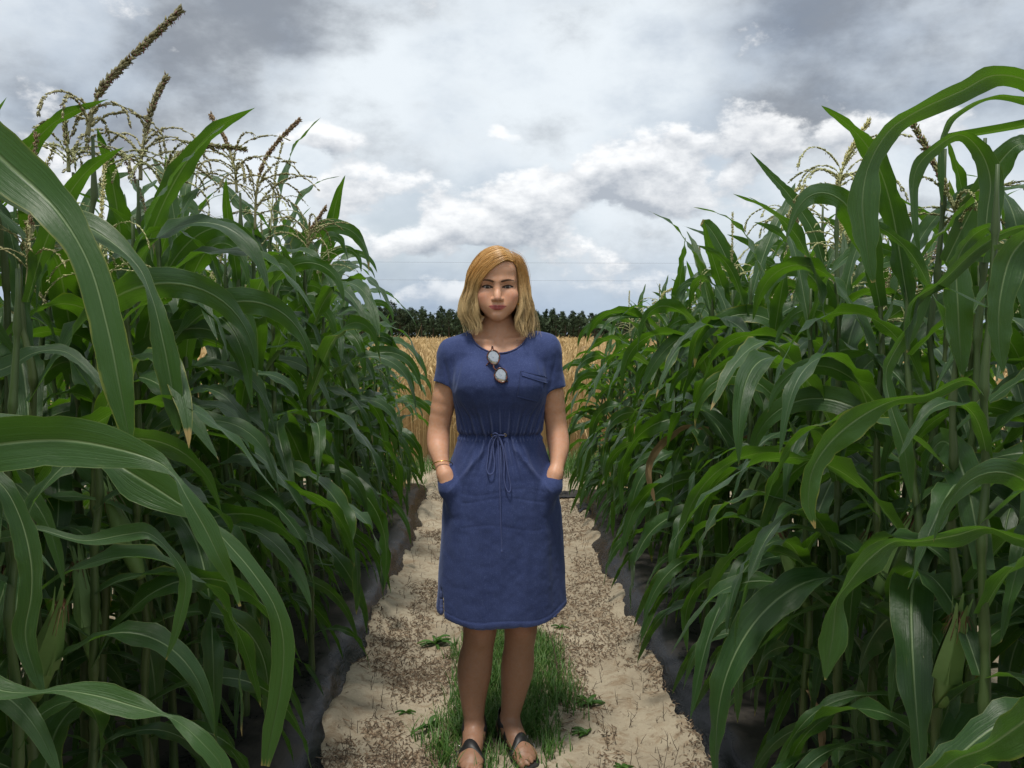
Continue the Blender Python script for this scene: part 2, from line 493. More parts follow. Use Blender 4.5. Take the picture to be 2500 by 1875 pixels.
N = 62000                                            # strip down the middle of the path
gy_ = 2.45 + rng.random(N) ** 1.3 * 5.6; gx_ = rng.normal(0.0, 1.0, N) * np.interp(gy_, [2.4, 3.0, 3.7, 4.4], [.16, .20, .17, .11])
msk = fbm(np.stack([gx_ * 4, gy_ * 2.2, gx_ * 0], -1), 41, 3) * 0.45 + 1 - np.abs(gx_) / np.interp(gy_, [2.4, 3.0, 3.7, 4.4], [.30, .36, .30, .20])
front = sstep(2.45, 2.75, gy_) * 0.6 + 0.4
kp = (msk * front > rng.uniform(0.25, 0.85, N)) & ~((gy_ > 4.3) & (rng.random(N) < 0.7))
kp &= ~((np.abs(gx_ - 0.0) < 0.15) & (gy_ < 2.80) & (rng.random(N) < 0.86))
gx_, gy_ = gx_[kp], gy_[kp]
ht = rng.uniform(0.035, 0.105, len(gx_)) * (0.75 + 0.35 * rng.random(len(gx_)))
me = blade_mass("grass_strip", gx_, gy_, ground_h(gx_, gy_) - 0.004, ht, rng.uniform(0.003, 0.0065, len(gx_)), 0.95, m_grass, 4, 5)
obj("grass_strip", me, kind="stuff", label="short green grass growing along the middle of the path", category="grass")

N = 16000                                            # verge at the head of the beds, in front of the wheat
gx_ = rng.uniform(-3.5, 4.0, N); gy_ = rng.uniform(7.5, 9.2, N)
dens = sstep(7.5, 8.3, gy_) * 0.9 + (gx_ > 0.3) * 0.35
kp = (fbm(np.stack([gx_ * 2, gy_ * 2, gx_ * 0], -1), 51, 3) + dens > rng.uniform(0.2, 1.2, N))
gx_, gy_ = gx_[kp], gy_[kp]
ht = rng.uniform(0.08, 0.24, len(gx_)) * (0.7 + 0.7 * (gx_ > 0.3))
me = blade_mass("grass_verge", gx_, gy_, np.full(len(gx_), -0.02), ht, rng.uniform(0.005, 0.012, len(gx_)), 0.8, m_grass, 3, 6)
obj("grass_verge", me, kind="stuff", label="rough green grass verge between the maize and the wheat", category="grass")

# --- single weeds on the sand
def weed_mesh(seed, n, size):
    r = np.random.default_rng(seed); parts = []
    for k in range(n):
        a = r.uniform(0, 2 * np.pi); L = size * r.uniform(0.6, 1.2); w = L * r.uniform(0.16, 0.30); e0 = r.uniform(0.25, 1.2)
        s = np.linspace(0, 1, 6)
        out = L * (np.cos(e0) * s + 0.25 * s ** 2); z = L * (np.sin(e0) * s - 0.55 * s ** 2) + 0.004
        ww = w * np.sin(np.pi * np.clip(s * 0.93 + 0.05, 0, 1)) * 0.5 + 0.0006
        c_, s_ = np.cos(a), np.sin(a)
        ctr = np.stack([c_ * out, s_ * out, z], -1); side = np.array([-s_, c_, 0.0])
        V = np.stack([ctr - side * ww[:, None] + [0, 0, 0.004], ctr - [0, 0, 0.002], ctr + side * ww[:, None] + [0, 0, 0.004]], 1).reshape(-1, 3)
        parts.append((V, grid_faces(3, 6), np.stack([np.tile([0, .5, 1], 6), np.repeat(s, 3)], -1)))
    return join(parts)
weeds = [(-0.27, 3.72, 16, 0.085, "bushy little weed left of the grass strip behind the woman"),
         (0.345, 3.12, 14, 0.060, "low green weed on the sand right of the grass strip"),
         (-0.235, 2.90, 9, 0.065, "small broad-leaved weed beside the woman's left-hand sandal in the picture"),
         (0.31, 2.86, 9, 0.05, "flat leafy weed on the sand nearest the right bed"),
         (0.30, 3.95, 6, 0.045, "tiny pale weed just right of the dress hem"),
         (-0.33, 3.05, 6, 0.035, "single tiny seedling on the bare sand left of the grass"),
         (-0.31, 6.3, 16, 0.07, "green weed clump on the sand far down by the left bed"),
         (0.40, 2.66, 7, 0.04, "seedling at the very front right of the path")]
for k, (x, y, n, sz, lb) in enumerate(weeds):
    v, f, uv = weed_mesh(60 + k, n, sz)
    obj("weed", mesh("weed", v, f, m_grass, uv=uv), loc=(x, y, float(ground_h(np.array([x]), np.array([y]))[0])),
        label=lb, category="weed", group="weeds on the sandy path")
# dead upright seedlings and twigs
m_twig = simple("dead_twig", (0.075, 0.05, 0.032), 0.9)
tw = []
rt = np.random.default_rng(77)
for k in range(420):
    x = rt.choice([rt.uniform(-0.52, -0.2), rt.uniform(0.24, 0.6)]); y = 2.5 + rt.random() ** 1.5 * 5
    z = float(ground_h(np.array([x]), np.array([y]))[0]); h = rt.uniform(0.02, 0.07)
    a = rt.uniform(0, 6.28); l = rt.uniform(0, 0.6) * h
    b0 = np.array([x, y, z - 0.004]); b1 = b0 + [np.cos(a) * l, np.sin(a) * l, h]
    tw.append(tube([b0, (b0 + b1) / 2 + rt.normal(0, 0.003, 3), b1], [0.0014, 0.0011, 0.0005], 3, False))
    for q in range(rt.integers(0, 4)):
        c0 = b0 + (b1 - b0) * rt.uniform(0.3, 0.9); c1 = c0 + np.array([rt.normal(0, 0.016), rt.normal(0, 0.016), rt.uniform(0.002, 0.022)])
        tw.append(tube([c0, c1], [0.0010, 0.0003], 3, False))
# one longer dark twig right of the legs
tw.append(tube([[0.245, 3.30, 0.01], [0.232, 3.42, 0.09], [0.205, 3.55, 0.16], [0.195, 3.6, 0.20]], [0.002, 0.002, 0.0016, 0.0008], 4))
tw.append(tube([[0.232, 3.42, 0.085], [0.262, 3.40, 0.125]], [0.0013, 0.0006], 4))
v, f, _ = join(tw)
obj("dead_stems", mesh("dead_stems", v, f, m_twig), kind="stuff", label="tiny dead weed stems standing on the sand", category="litter")

# --- ripe wheat
m_wheat, t, p, o = new_mat("ripe_wheat")
g = t.nodes.new('ShaderNodeNewGeometry'); rn = X(t, g.outputs['Random Per Island'])
u_, v_, _ = sepxyz(t, tex(t, 'UV'))
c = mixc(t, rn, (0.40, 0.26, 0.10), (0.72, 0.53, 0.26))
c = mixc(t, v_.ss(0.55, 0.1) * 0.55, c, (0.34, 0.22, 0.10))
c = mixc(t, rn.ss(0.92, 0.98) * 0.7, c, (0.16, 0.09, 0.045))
setp(t, p, 'Base Color', c); p.inputs['Roughness'].default_value = 0.7
tr = t.nodes.new('ShaderNodeBsdfTranslucent'); t.links.new(c, tr.inputs[0])
mx = t.nodes.new('ShaderNodeMixShader'); mx.inputs[0].default_value = 0.25
t.links.new(p.outputs[0], mx.inputs[1]); t.links.new(tr.outputs[0], mx.inputs[2]); t.links.new(mx.outputs[0], o.inputs[0])

def wheat(n, y0, y1, halfw, wmul, seed, pw=1.0):
    r = np.random.default_rng(seed)
    y = y0 + (y1 - y0) * r.random(n) ** pw; x = (r.random(n) * 2 - 1) * halfw(y) + 0.3
    h = r.normal(1.00, 0.075, n) + fbm(np.stack([x * .4, y * .4, 0 * x], -1), 61, 2) * 0.05
    h += (r.random(n) < 0.05) * r.uniform(0.05, 0.22, n)
    a = r.uniform(0, 6.283, n); ln = r.uniform(0.02, 0.16, n)
    wa = r.uniform(0, 3.1416, n); wc, ws = np.cos(wa), np.sin(wa) * 0.5
    sw = 0.0023 * wmul; hw = 0.0075 * wmul * r.uniform(0.8, 1.3, n)
    ca, sa = np.cos(a), np.sin(a)
    def ring(out, z, w):
        w = np.broadcast_to(w, (n,)); cx, cy = x + ca * out, y + sa * out
        return [np.stack([cx - wc * w, cy - ws * w, z], -1), np.stack([cx + wc * w, cy + ws * w, z], -1)]
    droop = r.uniform(-0.06, 0.10, n)
    rows = ring(0 * ln, 0 * h - 0.05, sw) + ring(ln * 0.4, h * 0.55, sw) + ring(ln, h * 0.88, sw) \
        + ring(ln * 1.15, h * 0.90, hw) + ring(ln * 1.15 + 0.03, h * 0.90 + droop * 0.5 + 0.035, hw) + ring(ln + 0.08, h * 0.92 + droop + 0.02, 0.001)
    V = np.stack(rows, 1).reshape(-1, 3)
    k = len(rows); i = np.arange(n)[:, None] * k
    F = np.concatenate([i + np.array([[2 * q, 2 * q + 1, 2 * q + 3, 2 * q + 2]]) for q in range(k // 2 - 1)])
    uv = np.tile(np.repeat([0, .5, .85, .9, .96, 1.0], 2), n); uv = np.stack([uv * 0, uv], -1)
    # awns and a dead leaf for each stalk
    b = np.stack([x + ca * (ln + 0.06), y + sa * (ln + 0.06), h * 0.91 + droop * 0.7 + 0.02], -1)
    d1 = r.normal(0, 0.035, (n, 3)) + np.stack([ca * 0.05, sa * 0.05, 0.06 + droop * 0.4], -1)
    d2 = r.normal(0, 0.035, (n, 3)) + np.stack([ca * 0.05, sa * 0.05, 0.05 + droop * 0.4], -1)
    off = np.stack([wc, ws, 0 * wc], -1) * 0.0022 * wmul
    lb = np.stack([x + ca * ln * .3, y + sa * ln * .3, h * r.uniform(.3, .7, n)], -1)
    ld = np.stack([r.normal(0, .10, n), r.normal(0, .10, n), r.uniform(-.14, .08, n)], -1)
    lo = np.stack([wc, ws, 0 * wc], -1) * 0.006 * wmul
    V2 = np.concatenate([np.stack([b - off, b + off, b + d1], 1).reshape(-1, 3), np.stack([b - off, b + off, b + d2], 1).reshape(-1, 3),
                         np.stack([lb - lo, lb + lo, lb + ld], 1).reshape(-1, 3)])
    F2 = np.arange(len(V2)).reshape(-1, 3)
    uv2 = np.stack([0 * V2[:, 0], np.concatenate([np.full(6 * n, 1.0), np.full(3 * n, 0.4)])], -1)
    return join([(V, F, uv), (V2, F2, uv2)])
Wv = [wheat(9500, 8.9, 12.5, lambda y: y * 0.27 + 0.3, 1.0, 1), wheat(9000, 12.5, 26, lambda y: y * 0.28, 1.7, 2, 1.3),
      wheat(9000, 26, 95, lambda y: y * 0.30, 4.5, 3, 1.5),
      wheat(9000, 9.4, 30, lambda y: y * 0.75, 3.0, 4, 1.2)]
parts = [(v, f, uv) for v, f, uv in Wv]
v, f, uv = join(parts)
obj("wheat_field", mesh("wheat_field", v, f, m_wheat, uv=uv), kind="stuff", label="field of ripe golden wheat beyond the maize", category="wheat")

# --- pine wood on the far side of the field
def pine_meshes(seed):
    r = np.random.default_rng(seed)
    H = 1.0
    tv, tf = tube([[0, 0, -0.02], [r.normal(0, .004), 0, 0.5], [r.normal(0, .008), 0, 0.97]], [0.020, 0.014, 0.003], 6)
    limbs = [(tv, tf)]
    nb = r.integers(24, 30); Vs = []
    wide = r.uniform(0.85, 1.25); shape = r.uniform(0.5, 1.3)
    for k in range(nb):
        z = 0.20 + 0.80 * (k / nb) ** 0.85
        sp = wide * 0.235 * (1 - k / nb) ** (0.26 + 0.22 * shape) * r.uniform(0.55, 1.25) + 0.012
        a = r.uniform(0, 6.283)
        d = np.array([np.cos(a), np.sin(a), r.uniform(-0.05, 0.35)]) * sp
        limbs.append(tube([[0, 0, z], [d[0], d[1], z + d[2]]], [0.006, 0.002], 3, False))
        for q in range(r.integers(3, 6)):
            c = np.array([0, 0, z]) + d * r.uniform(0.25, 1.05) + r.normal(0, 0.022, 3)
            n = 26
            dirs = r.normal(0, 1, (n, 3)); dirs[:, 2] = np.abs(dirs[:, 2]) * 0.9; dirs /= np.linalg.norm(dirs, axis=1)[:, None]
            L = r.uniform(0.020, 0.045, n)[:, None]; cc = c + r.normal(0, 0.018, (n, 3))
            sd = np.cross(dirs, r.normal(0, 1, (n, 3))); sd /= np.linalg.norm(sd, axis=1)[:, None]
            w = r.uniform(0.006, 0.012, n)[:, None]
            Vs.append(np.stack([cc - sd * w, cc + sd * w, cc + dirs * L + sd * w * .3, cc + dirs * L - sd * w * .3], 1).reshape(-1, 3))
    V = np.concatenate(Vs); F = np.arange(len(V)).reshape(-1, 4)
    lv, lf, _ = join(limbs)
    return mesh("trunk", lv, lf, m_bark), mesh("crown", V, F, m_needle, smooth=False)
m_bark = simple("pine_bark", (0.09, 0.062, 0.045), 0.95)
m_needle, t, p, o = new_mat("pine_needles")
g = t.nodes.new('ShaderNodeNewGeometry'); rn = X(t, g.outputs['Random Per Island'])
oi = t.nodes.new('ShaderNodeObjectInfo'); ro = X(t, oi.outputs['Random'])
c = mixc(t, rn, (0.016, 0.036, 0.012), (0.052, 0.092, 0.032)); c = mixc(t, ro * 0.5, c, (0.045, 0.06, 0.022))
setp(t, p, 'Base Color', c); p.inputs['Roughness'].default_value = 0.8
pines = [pine_meshes(100 + k) for k in range(7)]
rp = np.random.default_rng(4)
cnt = 0
for row, (Y, step) in enumerate(((262, 2.5), (268, 3.0), (276, 3.4), (285, 3.7))):
    x = -68.0
    while x < 82:
        k = int(rp.integers(0, 7)); h = rp.normal(7.3, 0.8) + row * 0.55
        h += 2.0 * math.exp(-((x + 38) / 14) ** 2) - 0.9 * sstep(10, 30, np.array(x)) 
        xx, yy = x + rp.normal(0, 0.7), Y + rp.normal(0, 1.6)
        tr_ = obj("pine_tree", None, loc=(xx, yy, -0.05), rot=(0, 0, rp.uniform(0, 6.28)), scl=(h * rp.uniform(.9, 1.2), h * rp.uniform(.9, 1.2), h),
                  label=("front-row" if row == 0 else "second-row" if row == 1 else "rear") + " dark pine of the far wood, " + ("far left behind the maize" if xx < -52 else "left of the person" if xx < -5 else "behind the person" if xx < 15 else "right of the person" if xx < 45 else "far right behind the maize"), category="pine tree", group="pines of the far wood")
        obj("trunk", pines[k][0], tr_); obj("crown", pines[k][1], tr_)
        x += step * rp.uniform(0.75, 1.25); cnt += 1

# understorey that closes the wood below the crowns
r = np.random.default_rng(9); n = 14000
c = np.stack([r.uniform(-75, 90, n), r.uniform(264, 292, n), r.uniform(0, 6.3, n)], -1)
d = r.normal(0, 1, (n, 3)); d /= np.linalg.norm(d, axis=1)[:, None]; s_ = np.cross(d, r.normal(0, 1, (n, 3))); s_ /= np.linalg.norm(s_, axis=1)[:, None]
V = np.stack([c - d * .5 - s_ * .35, c - d * .5 + s_ * .35, c + d * .5 + s_ * .2, c + d * .5 - s_ * .2], 1).reshape(-1, 3)
obj("undergrowth", mesh("undergrowth", V, np.arange(len(V)).reshape(-1, 4), m_needle, smooth=False), kind="stuff",
    label="dark undergrowth closing the wood beneath the pines", category="undergrowth")

# --- overhead wires
m_wire = simple("wire_metal", (0.10, 0.11, 0.12), 0.5)
for z, lb in ((11.2, "upper overhead wire crossing the sky behind the woman"), (8.75, "lower overhead wire crossing the sky above the wood")):
    xs = np.linspace(-130, 140, 40)
    P_ = np.stack([xs, np.full(40, 120.0), z + 0.000055 * (xs - 30) ** 2], -1)
    v, f = tube(P_, 0.010, 5)
    obj("overhead_wire", mesh("overhead_wire", v, f, m_wire), label=lb, category="wire", group="overhead wires")
# leaves of the plants nearest the camera: (plant, material, left edge, right edge), metres
HERO_LEAVES = [
 (0,'green',[(-1.056,1.500,1.832),(-0.905,1.480,1.790),(-0.781,1.450,1.691),(-0.693,1.434,1.595),(-0.633,1.416,1.490),(-0.592,1.391,1.378),(-0.571,1.370,1.291),(-0.572,1.370,1.217),(-0.580,1.370,1.168)],
  [(-1.081,1.500,1.782),(-0.964,1.480,1.705),(-0.857,1.450,1.610),(-0.744,1.406,1.538),(-0.679,1.384,1.461),(-0.647,1.369,1.362),(-0.630,1.370,1.280),(-0.605,1.370,1.211),(-0.583,1.370,1.167)]),
 (0,'green',[(-1.082,1.614,1.267),(-0.933,1.619,1.312),(-0.867,1.616,1.337),(-0.808,1.616,1.341),(-0.753,1.594,1.312),(-0.708,1.567,1.274),(-0.696,1.560,1.254)],
  [(-1.054,1.586,1.234),(-0.901,1.581,1.280),(-0.844,1.584,1.315),(-0.798,1.584,1.319),(-0.753,1.566,1.297),(-0.716,1.553,1.262),(-0.699,1.560,1.252)]),
 (1,'green',[(-1.023,1.750,1.707),(-0.877,1.740,1.623),(-0.782,1.727,1.589),(-0.693,1.704,1.512),(-0.656,1.681,1.439),(-0.614,1.659,1.363),(-0.597,1.650,1.283),(-0.599,1.650,1.210),(-0.609,1.650,1.168)],
  [(-1.052,1.750,1.657),(-0.881,1.700,1.572),(-0.784,1.673,1.538),(-0.701,1.656,1.485),(-0.662,1.639,1.430),(-0.662,1.641,1.350),(-0.652,1.650,1.273),(-0.633,1.650,1.205),(-0.614,1.650,1.168)]),
 (2,'green',[(-0.834,1.120,1.201),(-0.731,1.120,1.237),(-0.650,1.120,1.257),(-0.563,1.120,1.261),(-0.486,1.110,1.241),(-0.433,1.108,1.212),(-0.410,1.096,1.182),(-0.385,1.090,1.160),(-0.355,1.089,1.122),(-0.342,1.087,1.082),(-0.335,1.093,1.044),(-0.328,1.090,1.011)],
  [(-0.827,1.120,1.153),(-0.718,1.120,1.159),(-0.641,1.120,1.176),(-0.568,1.120,1.182),(-0.500,1.110,1.183),(-0.441,1.092,1.183),(-0.410,1.084,1.179),(-0.398,1.070,1.152),(-0.383,1.071,1.107),(-0.362,1.073,1.073),(-0.345,1.087,1.041),(-0.332,1.090,1.010)]),
 (2,'green',[(-0.771,1.263,1.171),(-0.712,1.252,1.155),(-0.667,1.230,1.107),(-0.642,1.220,1.046),(-0.646,1.220,0.987),(-0.657,1.220,0.930),(-0.655,1.227,0.876),(-0.650,1.220,0.846)],
  [(-0.765,1.237,1.152),(-0.720,1.228,1.135),(-0.704,1.230,1.092),(-0.691,1.220,1.038),(-0.687,1.220,0.990),(-0.697,1.220,0.928),(-0.674,1.213,0.873),(-0.657,1.220,0.843)]),
 (3,'green',[(-0.894,1.338,1.242),(-0.733,1.345,1.231),(-0.603,1.318,1.191),(-0.517,1.290,1.175),(-0.466,1.280,1.130),(-0.436,1.286,1.085),(-0.391,1.281,1.054),(-0.350,1.272,1.012),(-0.317,1.268,0.960),(-0.297,1.260,0.901),(-0.303,1.260,0.828),(-0.320,1.260,0.765),(-0.341,1.260,0.710)],
  [(-0.872,1.302,1.210),(-0.712,1.295,1.208),(-0.602,1.282,1.165),(-0.558,1.290,1.109),(-0.493,1.280,1.088),(-0.439,1.274,1.078),(-0.406,1.259,1.039),(-0.370,1.248,0.999),(-0.343,1.252,0.952),(-0.339,1.260,0.898),(-0.344,1.260,0.834),(-0.353,1.260,0.772),(-0.355,1.260,0.713)]),
 (3,'green',[(-0.869,1.363,1.035),(-0.773,1.352,1.050),(-0.722,1.340,1.062),(-0.646,1.333,1.049),(-0.581,1.325,1.065),(-0.533,1.313,1.068),(-0.498,1.308,1.036),(-0.470,1.305,1.001),(-0.464,1.300,0.965),(-0.484,1.300,0.903),(-0.507,1.300,0.860)],
  [(-0.850,1.337,1.022),(-0.756,1.328,1.037),(-0.712,1.320,1.055),(-0.635,1.307,1.036),(-0.565,1.295,1.042),(-0.530,1.287,1.049),(-0.504,1.292,1.030),(-0.487,1.295,0.995),(-0.489,1.300,0.968),(-0.499,1.300,0.908),(-0.509,1.300,0.861)]),
 (4,'green',[(-0.729,1.009,0.999),(-0.636,1.016,0.978),(-0.588,1.012,0.952),(-0.547,1.007,0.939),(-0.518,1.008,0.943),(-0.469,1.004,0.950),(-0.418,0.989,0.942),(-0.384,0.976,0.923),(-0.362,0.977,0.917),(-0.331,0.970,0.901),(-0.306,0.970,0.868),(-0.298,0.960,0.829),(-0.307,0.970,0.788)],
  [(-0.725,0.991,0.968),(-0.629,0.984,0.949),(-0.584,0.988,0.930),(-0.539,0.993,0.936),(-0.511,0.992,0.937),(-0.464,0.976,0.924),(-0.421,0.971,0.914),(-0.382,0.964,0.922),(-0.367,0.963,0.908),(-0.345,0.950,0.891),(-0.324,0.950,0.866),(-0.316,0.960,0.826),(-0.310,0.970,0.788)]),
 (5,'green',[(1.164,1.735,1.681),(1.124,1.742,1.788),(1.065,1.738,1.838),(0.998,1.724,1.850),(0.932,1.708,1.817),(0.848,1.702,1.782),(0.790,1.691,1.742),(0.747,1.676,1.682),(0.742,1.661,1.622),(0.742,1.650,1.564),(0.735,1.650,1.501),(0.731,1.650,1.460)],
  [(1.181,1.705,1.687),(1.146,1.698,1.805),(1.056,1.682,1.869),(0.963,1.676,1.882),(0.890,1.672,1.850),(0.805,1.658,1.807),(0.736,1.649,1.764),(0.693,1.644,1.692),(0.666,1.639,1.623),(0.676,1.650,1.558),(0.701,1.650,1.496),(0.723,1.650,1.458)]),
 (6,'green',[(0.978,1.750,1.508),(0.975,1.750,1.609),(0.978,1.750,1.669),(0.965,1.752,1.716),(0.938,1.744,1.748),(0.893,1.734,1.722),(0.855,1.721,1.685),(0.846,1.719,1.634),(0.844,1.710,1.569),(0.847,1.710,1.520)],
  [(1.018,1.750,1.505),(1.032,1.750,1.604),(1.038,1.750,1.676),(0.993,1.728,1.739),(0.924,1.716,1.768),(0.861,1.706,1.737),(0.818,1.699,1.693),(0.814,1.701,1.632),(0.828,1.710,1.567),(0.843,1.710,1.519)]),
 (6,'green',[(0.939,1.616,1.546),(0.911,1.618,1.532),(0.892,1.603,1.489),(0.888,1.580,1.418),(0.887,1.580,1.343),(0.870,1.580,1.280)],
  [(0.910,1.584,1.564),(0.870,1.582,1.547),(0.827,1.577,1.498),(0.824,1.580,1.416),(0.838,1.580,1.340),(0.866,1.580,1.280)]),
 (7,'green',[(1.261,1.916,1.835),(1.168,1.913,1.867),(1.096,1.911,1.876),(1.018,1.911,1.835),(0.994,1.908,1.784),(0.991,1.900,1.717),(0.988,1.900,1.645)],
  [(1.247,1.884,1.850),(1.155,1.887,1.879),(1.080,1.889,1.882),(0.998,1.889,1.839),(0.971,1.892,1.784),(0.972,1.900,1.717),(0.984,1.900,1.645)]),
 (7,'green',[(1.004,1.950,1.534),(1.043,1.940,1.649),(1.095,1.920,1.758),(1.158,1.914,1.801),(1.205,1.908,1.771),(1.223,1.900,1.719)],
  [(1.047,1.950,1.513),(1.103,1.940,1.617),(1.151,1.920,1.720),(1.154,1.886,1.759),(1.181,1.892,1.754),(1.220,1.900,1.717)]),
 (8,'green',[(0.988,1.358,0.974),(0.909,1.363,0.998),(0.836,1.353,1.020),(0.784,1.341,1.043),(0.733,1.335,1.017),(0.663,1.321,1.026),(0.622,1.311,1.027),(0.595,1.304,0.990),(0.555,1.300,0.962),(0.539,1.298,0.942),(0.546,1.290,0.892),(0.525,1.290,0.849),(0.510,1.290,0.825)],
  [(0.982,1.342,0.999),(0.898,1.337,1.030),(0.824,1.327,1.046),(0.771,1.319,1.061),(0.707,1.305,1.066),(0.650,1.299,1.044),(0.605,1.289,1.048),(0.548,1.276,1.032),(0.526,1.280,0.984),(0.511,1.282,0.953),(0.493,1.290,0.901),(0.500,1.290,0.853),(0.507,1.290,0.825)]),
 (8,'green',[(0.983,1.467,1.490),(0.938,1.468,1.508),(0.904,1.453,1.481),(0.876,1.430,1.420),(0.870,1.430,1.357),(0.857,1.430,1.295)],
  [(0.975,1.433,1.528),(0.906,1.432,1.552),(0.840,1.427,1.508),(0.818,1.430,1.430),(0.822,1.430,1.356),(0.853,1.430,1.294)]),
 (9,'green',[(0.841,1.511,1.268),(0.771,1.503,1.242),(0.701,1.491,1.231),(0.651,1.482,1.192),(0.603,1.473,1.154),(0.564,1.459,1.117),(0.552,1.450,1.069),(0.550,1.450,1.026)],
  [(0.822,1.489,1.286),(0.752,1.477,1.262),(0.683,1.469,1.254),(0.611,1.458,1.237),(0.552,1.447,1.193),(0.521,1.441,1.133),(0.521,1.450,1.068),(0.547,1.450,1.025)]),
 (9,'green',[(0.810,1.562,1.441),(0.767,1.544,1.372),(0.728,1.531,1.313),(0.711,1.530,1.283),(0.729,1.530,1.227),(0.751,1.520,1.170),(0.754,1.520,1.108),(0.750,1.520,1.058)],
  [(0.778,1.538,1.450),(0.730,1.516,1.385),(0.689,1.509,1.327),(0.685,1.510,1.284),(0.692,1.510,1.222),(0.711,1.520,1.161),(0.730,1.520,1.104),(0.747,1.520,1.057)]),
 (9,'green',[(1.070,1.610,1.542),(0.983,1.592,1.549),(0.903,1.574,1.511),(0.818,1.554,1.445),(0.767,1.544,1.413),(0.749,1.527,1.370),(0.735,1.520,1.327)],
  [(1.059,1.590,1.554),(0.965,1.568,1.564),(0.871,1.546,1.530),(0.789,1.526,1.460),(0.735,1.516,1.424),(0.724,1.513,1.373),(0.732,1.520,1.327)]),
 (10,'green',[(0.738,0.961,0.975),(0.686,0.966,0.928),(0.632,0.963,0.881),(0.581,0.964,0.859),(0.542,0.959,0.848),(0.514,0.950,0.829),(0.486,0.950,0.805)],
  [(0.705,0.939,1.010),(0.636,0.934,0.980),(0.579,0.937,0.942),(0.546,0.936,0.907),(0.511,0.941,0.889),(0.482,0.950,0.851),(0.484,0.950,0.807)]),
 (11,'green',[(1.052,3.600,1.207),(1.017,3.600,1.390),(0.963,3.600,1.556),(0.903,3.600,1.710),(0.860,3.600,1.793),(0.849,3.600,1.809)],
  [(1.155,3.600,1.221),(1.131,3.600,1.417),(1.059,3.600,1.594),(0.976,3.600,1.747),(0.907,3.600,1.833),(0.862,3.600,1.840)]),
 (11,'dry',[(0.870,3.759,0.943),(0.776,3.713,0.901),(0.708,3.664,0.855),(0.674,3.635,0.803),(0.659,3.612,0.752),(0.673,3.608,0.693),(0.677,3.600,0.630)],
  [(0.856,3.741,0.966),(0.752,3.687,0.933),(0.674,3.636,0.882),(0.631,3.605,0.819),(0.630,3.588,0.754),(0.648,3.592,0.691),(0.674,3.600,0.630)]),
 (12,'green',[(1.122,3.000,1.604),(1.077,3.000,1.710),(1.004,3.000,1.822),(0.941,3.000,1.905),(0.880,3.000,1.988)],
  [(1.166,3.000,1.618),(1.133,3.000,1.738),(1.044,3.000,1.853),(0.961,3.000,1.924),(0.882,3.000,1.989)]),
]
HERO_TASSELS = [
 ('purple',9,[(-0.977,2.100,1.834),(-0.968,2.100,1.878),(-0.939,2.100,1.945),(-0.867,2.120,2.033),(-0.765,2.140,2.142)]),
 ('purple',12,[(-0.997,2.450,1.790),(-0.992,2.450,1.858),(-0.973,2.450,1.948),(-0.950,2.460,2.024),(-0.925,2.470,2.080)]),
 ('green',10,[(-0.925,2.400,1.714),(-0.912,2.400,1.792),(-0.877,2.400,1.842),(-0.821,2.400,1.873),(-0.757,2.410,1.875),(-0.695,2.420,1.871)]),
 ('brown',14,[(-0.848,2.850,1.821),(-0.854,2.850,1.901),(-0.879,2.850,1.986),(-0.903,2.850,2.032),(-0.931,2.860,2.074)]),
 ('brown',14,[(-0.819,2.950,1.714),(-0.813,2.950,1.824),(-0.793,2.950,1.920),(-0.748,2.950,1.995),(-0.665,2.960,2.084)]),
 ('green',10,[(-1.073,2.200,1.766),(-1.074,2.200,1.816),(-1.078,2.200,1.867),(-1.081,2.200,1.902)]),
 ('brown',12,[(-0.701,3.200,1.655),(-0.689,3.200,1.730),(-0.663,3.200,1.774),(-0.626,3.200,1.827)]),
 ('green',9,[(1.056,1.950,1.598),(1.049,1.950,1.625),(1.011,1.950,1.708),(0.976,1.950,1.772),(0.932,1.950,1.851)]),
 ('yellow',14,[(1.056,2.650,1.794),(1.061,2.650,1.857),(1.091,2.650,1.931),(1.149,2.660,2.018)]),
 ('yellow',14,[(1.175,2.900,1.603),(1.168,2.900,1.685),(1.160,2.900,1.767),(1.149,2.900,1.890)]),
 ('yellow',16,[(0.989,5.200,1.423),(0.993,5.200,1.522),(1.007,5.200,1.596),(1.062,5.200,1.633)]),
 ('yellow',14,[(1.147,3.400,1.773),(1.154,3.400,1.837),(1.173,3.400,1.917),(1.218,3.400,1.941)]),
]
